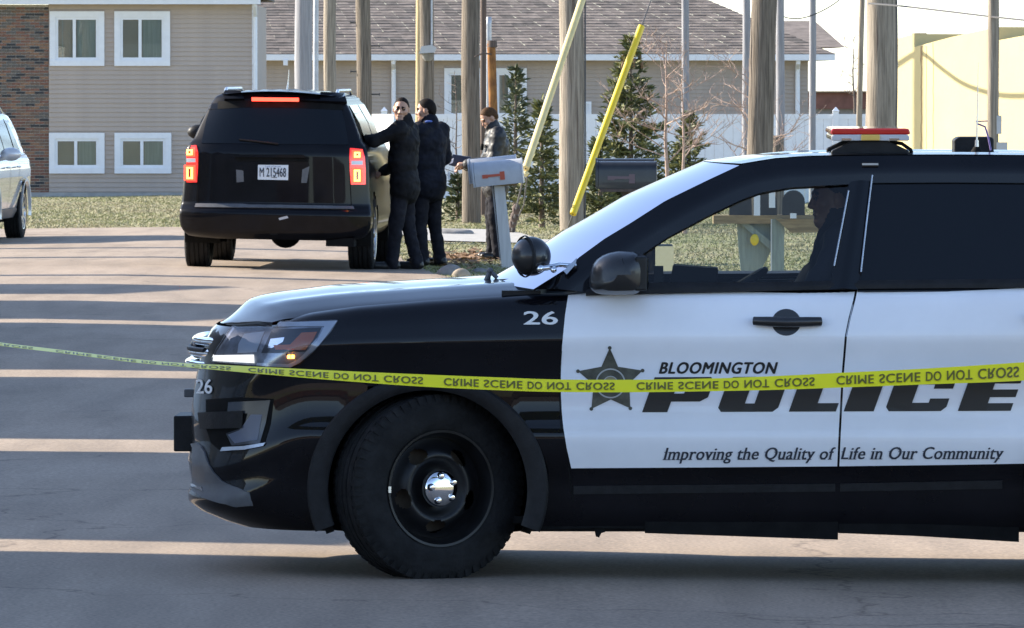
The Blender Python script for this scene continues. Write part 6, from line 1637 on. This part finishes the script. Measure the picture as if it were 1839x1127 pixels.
def figure(name, label, loc, rotz, J, mats, H=None, hd=None, hands=True, group=None, parts=None, coat=.72, bulk=1.0, parent_scale=1.0):
    """J: joint overrides in metres, facing +y, x to the figure's right"""
    j = dict(hipL=(-.10, 0, .92), hipR=(.10, 0, .92), kneeL=(-.11, .03, .50), kneeR=(.11, .03, .50), ankL=(-.12, -.01, .09), ankR=(.12, -.01, .09), pel=(0, 0, .96), belly=(0, .02, 1.12), chest=(0, .0, 1.32), neck=(0, -.01, 1.49),
             shL=(-.20, -.01, 1.43), shR=(.20, -.01, 1.43), elL=(-.26, -.03, 1.14), elR=(.26, -.03, 1.14), wrL=(-.25, .10, .90), wrR=(.25, .10, .90), head=(0, .015, 1.665), toeL=(-.14, .15, .05), toeR=(.14, .15, .05)); j.update(J)
    P = []; B = bulk; v = {k: np.array(x, float) for k, x in j.items()}
    for s in 'LR':
        P.append(cap(v['hip' + s], v['knee' + s], .100, .076, MT_, .03)); P.append(cap(v['knee' + s], v['ank' + s], .076, .060, MT_, .03)); P.append(cap(v['ank' + s] + (0, 0, .02), v['ank' + s] + (0, 0, -.02), .064, .066, MT_, .02))
        t = v['toe' + s]; a = v['ank' + s]; P.append(cap(a + (0, 0, -.045), t, .045, .042, MS, .012, sc=(1, 1, .95))); P.append(cap((a + t) / 2 + (0, 0, -.03), a + (0, 0, -.05) - (t - a) * .25, .043, .040, MS, .012))
        P.append(cap(v['sh' + s], v['el' + s], .074 * B, .062 * B, MJ, .035)); P.append(cap(v['el' + s], v['wr' + s], .062 * B, .047 * B, MJ, .03)); e, w = v['el' + s], v['wr' + s]; d = (w - e) / np.linalg.norm(w - e)
        if hands: hand(P, w + d * .02, d, parts['up' + s] if parts and 'up' + s in parts else (0, .3, 1) if abs(d[2]) < .7 else ((-1 if s == 'L' else 1), .3, 0), 1 if s == 'L' else -1)
    wide = (1.45, .95, 1)
    P.append(cap(v['pel'] + (0, 0, -.06), v['belly'], .135 * B, .135 * B, MJ, .05, sc=wide)); P.append(cap(v['belly'], v['chest'], .137 * B, .150 * B, MJ, .05, sc=wide)); P.append(cap(v['shL'] * .85 + v['neck'] * .15, v['shR'] * .85 + v['neck'] * .15, .080 * B, .080 * B, MJ, .06))
    P.append(cap(v['hipL'] + (0, 0, -.02), v['hipR'] + (0, 0, -.02), .105, .105, MT_, .04)); P.append(cap(v['pel'] + (0, 0, -.10), v['pel'] + (0, 0, -.02), .138 * B, .136 * B, MJ, .02, sc=wide, pri=.005))
    P.append(cap(v['neck'] + (0, 0, -.03), v['neck'] + (0, 0, .028), .092, .074, MJ, .02))
    hem = v['pel'] + (0, 0, -.13)
    P.append(cap(hem, hem + (0, 0, .05), .146 * B, .142 * B, MJ, .012, sc=(1.42, 1.0, 1), pri=.01)) if hands else None
    for s in 'LR':
        e, w = v['el' + s], v['wr' + s]; d = (w - e) / np.linalg.norm(w - e); P.append(cap(w - d * .03, w + d * .005, .054 * B, .054 * B, MJ, .008, pri=.004))
    P.append(cap(v['neck'] + (0, -.012, .0), v['neck'] + (0, -.004, .045), .086, .084, MJ, .012))
    head(P, v['neck'], v['head'], **(hd or {}))
    fine = [(v['head'] - .15, v['head'] + .17)]
    if hands:
        for s in 'LR':
            d = (v['wr' + s] - v['el' + s]); d /= np.linalg.norm(d); c = v['wr' + s] + d * .1; fine.append((c - .10, c + .10))
    me = person_mesh(name, P, mats, fine=fine)
    o = link(name, me, None, loc, (0, 0, rotz)); tag(o, label, 'person', group)
    if H: o.scale = (H, H, H)
    return o
def acc_part(o, name, mbx, m, smooth=False): return mbx.build(name, m, o, smooth)
# officer leaning on the vehicle
f1 = gp(727, 485); s1 = F / f1.y; h1 = (485 - 173) / s1 / 1.785
p1_ = figure('person', 'man in black jacket looking back while leaning on the black vehicle', f1, math.radians(78), dict(elL=(-.30, .26, 1.33), wrL=(-.27, .50, 1.36), shL=(-.20, .02, 1.44), elR=(.27, .06, 1.15), wrR=(.20, .26, 1.02), neck=(-.01, .0, 1.495), head=(-.03, .03, 1.655), kneeL=(-.12, .06, .50), ankL=(-.13, .10, .09), toeL=(-.17, .27, .05), ankR=(.10, -.10, .09), kneeR=(.10, 0, .50), toeR=(.12, .06, .05)),
             ['jacket', 'trousers', 'shoe', 'skin', 'hair_dark', 'eye_dark', 'skin'], h1, dict(yaw=math.radians(98), pitch=math.radians(4), roll=math.radians(-6), hairline=.004), bulk=1.06, parts=dict(upL=(-.2, 0, 1)), group='officers standing by the vehicle')
# second officer, back turned
f2 = gp(771, 478); s2 = F / f2.y; h2 = (478 - 177) / s2 / 1.775
p2_ = figure('person', 'man in navy jacket with blue collar turned away beside the man leaning', f2, math.radians(52), dict(elL=(-.27, .10, 1.15), wrL=(-.12, .30, 1.00), elR=(.30, .02, 1.15), wrR=(.22, .22, .93), head=(-.02, .03, 1.655), kneeL=(-.10, .05, .5), ankR=(.13, -.04, .09)),
             ['jacket_navy', 'trousers', 'shoe', 'skin', 'hair_dark', 'eye_dark', 'skin'], h2, dict(yaw=math.radians(30), pitch=math.radians(6)), bulk=1.06, group='officers standing by the vehicle')
q = MB(); 
for k in range(9):
    a = math.radians(-150 + k * 14); 
q.tube([(.085 * math.cos(a) - .005, .075 * math.sin(a) - .005, 1.525 + .012 * math.sin(a * 2)) for a in np.linspace(math.radians(-170), math.radians(20), 16)], .012, 6); acc_part(p2_, 'shirt_collar', q, 'collar_blue')
q = MB(); q.prism([(.185, -.10, 1.00), (.215, -.08, 1.00), (.225, -.085, .93), (.19, -.105, .92)], (.012, -.012, 0)); acc_part(p2_, 'badge_tag', q, 'paper')
# third officer reading
f3 = gp(890, 467); s3_ = F / f3.y; h3 = (467 - 191) / s3_ / 1.755
p3_ = figure('person', 'man in black jacket reading an open folder behind the grey mailboxes', f3, math.radians(96), dict(elL=(-.24, .05, 1.14), wrL=(-.13, .33, 1.10), elR=(.24, .03, 1.14), wrR=(.12, .32, 1.08), neck=(0, .03, 1.475), head=(0, .075, 1.625), chest=(0, -.01, 1.30), kneeL=(-.10, .02, .5), ankR=(.11, .03, .09)),
             ['jacket_sheen', 'trousers', 'shoe', 'skin', 'hair_brown', 'eye_dark', 'skin'], h3, dict(yaw=math.radians(14), pitch=math.radians(34)), bulk=1.06, group='officers standing by the vehicle')
q = MB(); q.tube([(-.10, .16, 1.33), (-.10, .17, 1.26)], .018, 8); acc_part(p3_, 'radio_microphone', q, 'dull_black')
c = Vector(f3) + Vector((0, 0, 0)); a = math.radians(96)
fo = thing('folder', at(829, 287, f3.y - .05), 'navy folder with white sheet held by the reading man', 'folder')
sF = F / f3.y
q = MB(); cen = at(829, 287, f3.y)
def rel(px, py, dy=0): return at(px, py, f3.y + dy) - cen
q.prism([rel(813, 277), rel(846, 282), rel(842, 296), rel(838, 304), rel(806, 296)], (0, .03, .004)); q.build('cover', 'folder_navy', fo)
q = MB(); q.prism([rel(843, 284, -.02), rel(850, 286, -.02), rel(838, 305, -.02), rel(832, 303, -.02)], (0, .008, .002)); q.build('sheet', 'paper', fo)
q = MB(); q.prism([rel(807, 288, -.02), rel(815, 284, -.02), rel(813, 292, -.02), rel(808, 294, -.02)], (0, .008, .002)); q.build('sheet', 'paper', fo)
# driver
dl = E.plane(1488, 400, -.36); dw = EMW @ Vector((dl.x + .02, -.36, .53 - .12))
figure('person', 'driver in dark uniform sitting inside the patrol car', dw, math.radians(90) + TH, dict(pel=(0, 0, .55), belly=(0, .0, .70), chest=(0, -.05, .90), neck=(0, -.04, 1.03), head=(0, -.005, 1.155), shL=(-.20, -.05, .97), shR=(.20, -.05, .97), elL=(-.28, .10, .72), elR=(.26, .14, .72), wrL=(-.20, .34, .76), wrR=(.16, .36, .74), hipL=(-.10, .04, .50), hipR=(.10, .04, .50), kneeL=(-.14, .46, .52), kneeR=(.14, .46, .52), ankL=(-.14, .62, .16), ankR=(.14, .62, .16), toeL=(-.14, .76, .12), toeR=(.14, .76, .12)),
       ['jacket_navy', 'trousers', 'shoe', 'skin_dark', 'hair_dark', 'eye_dark', 'skin_dark'], 1.0, dict(yaw=math.radians(8), pitch=math.radians(4)), hands=False)
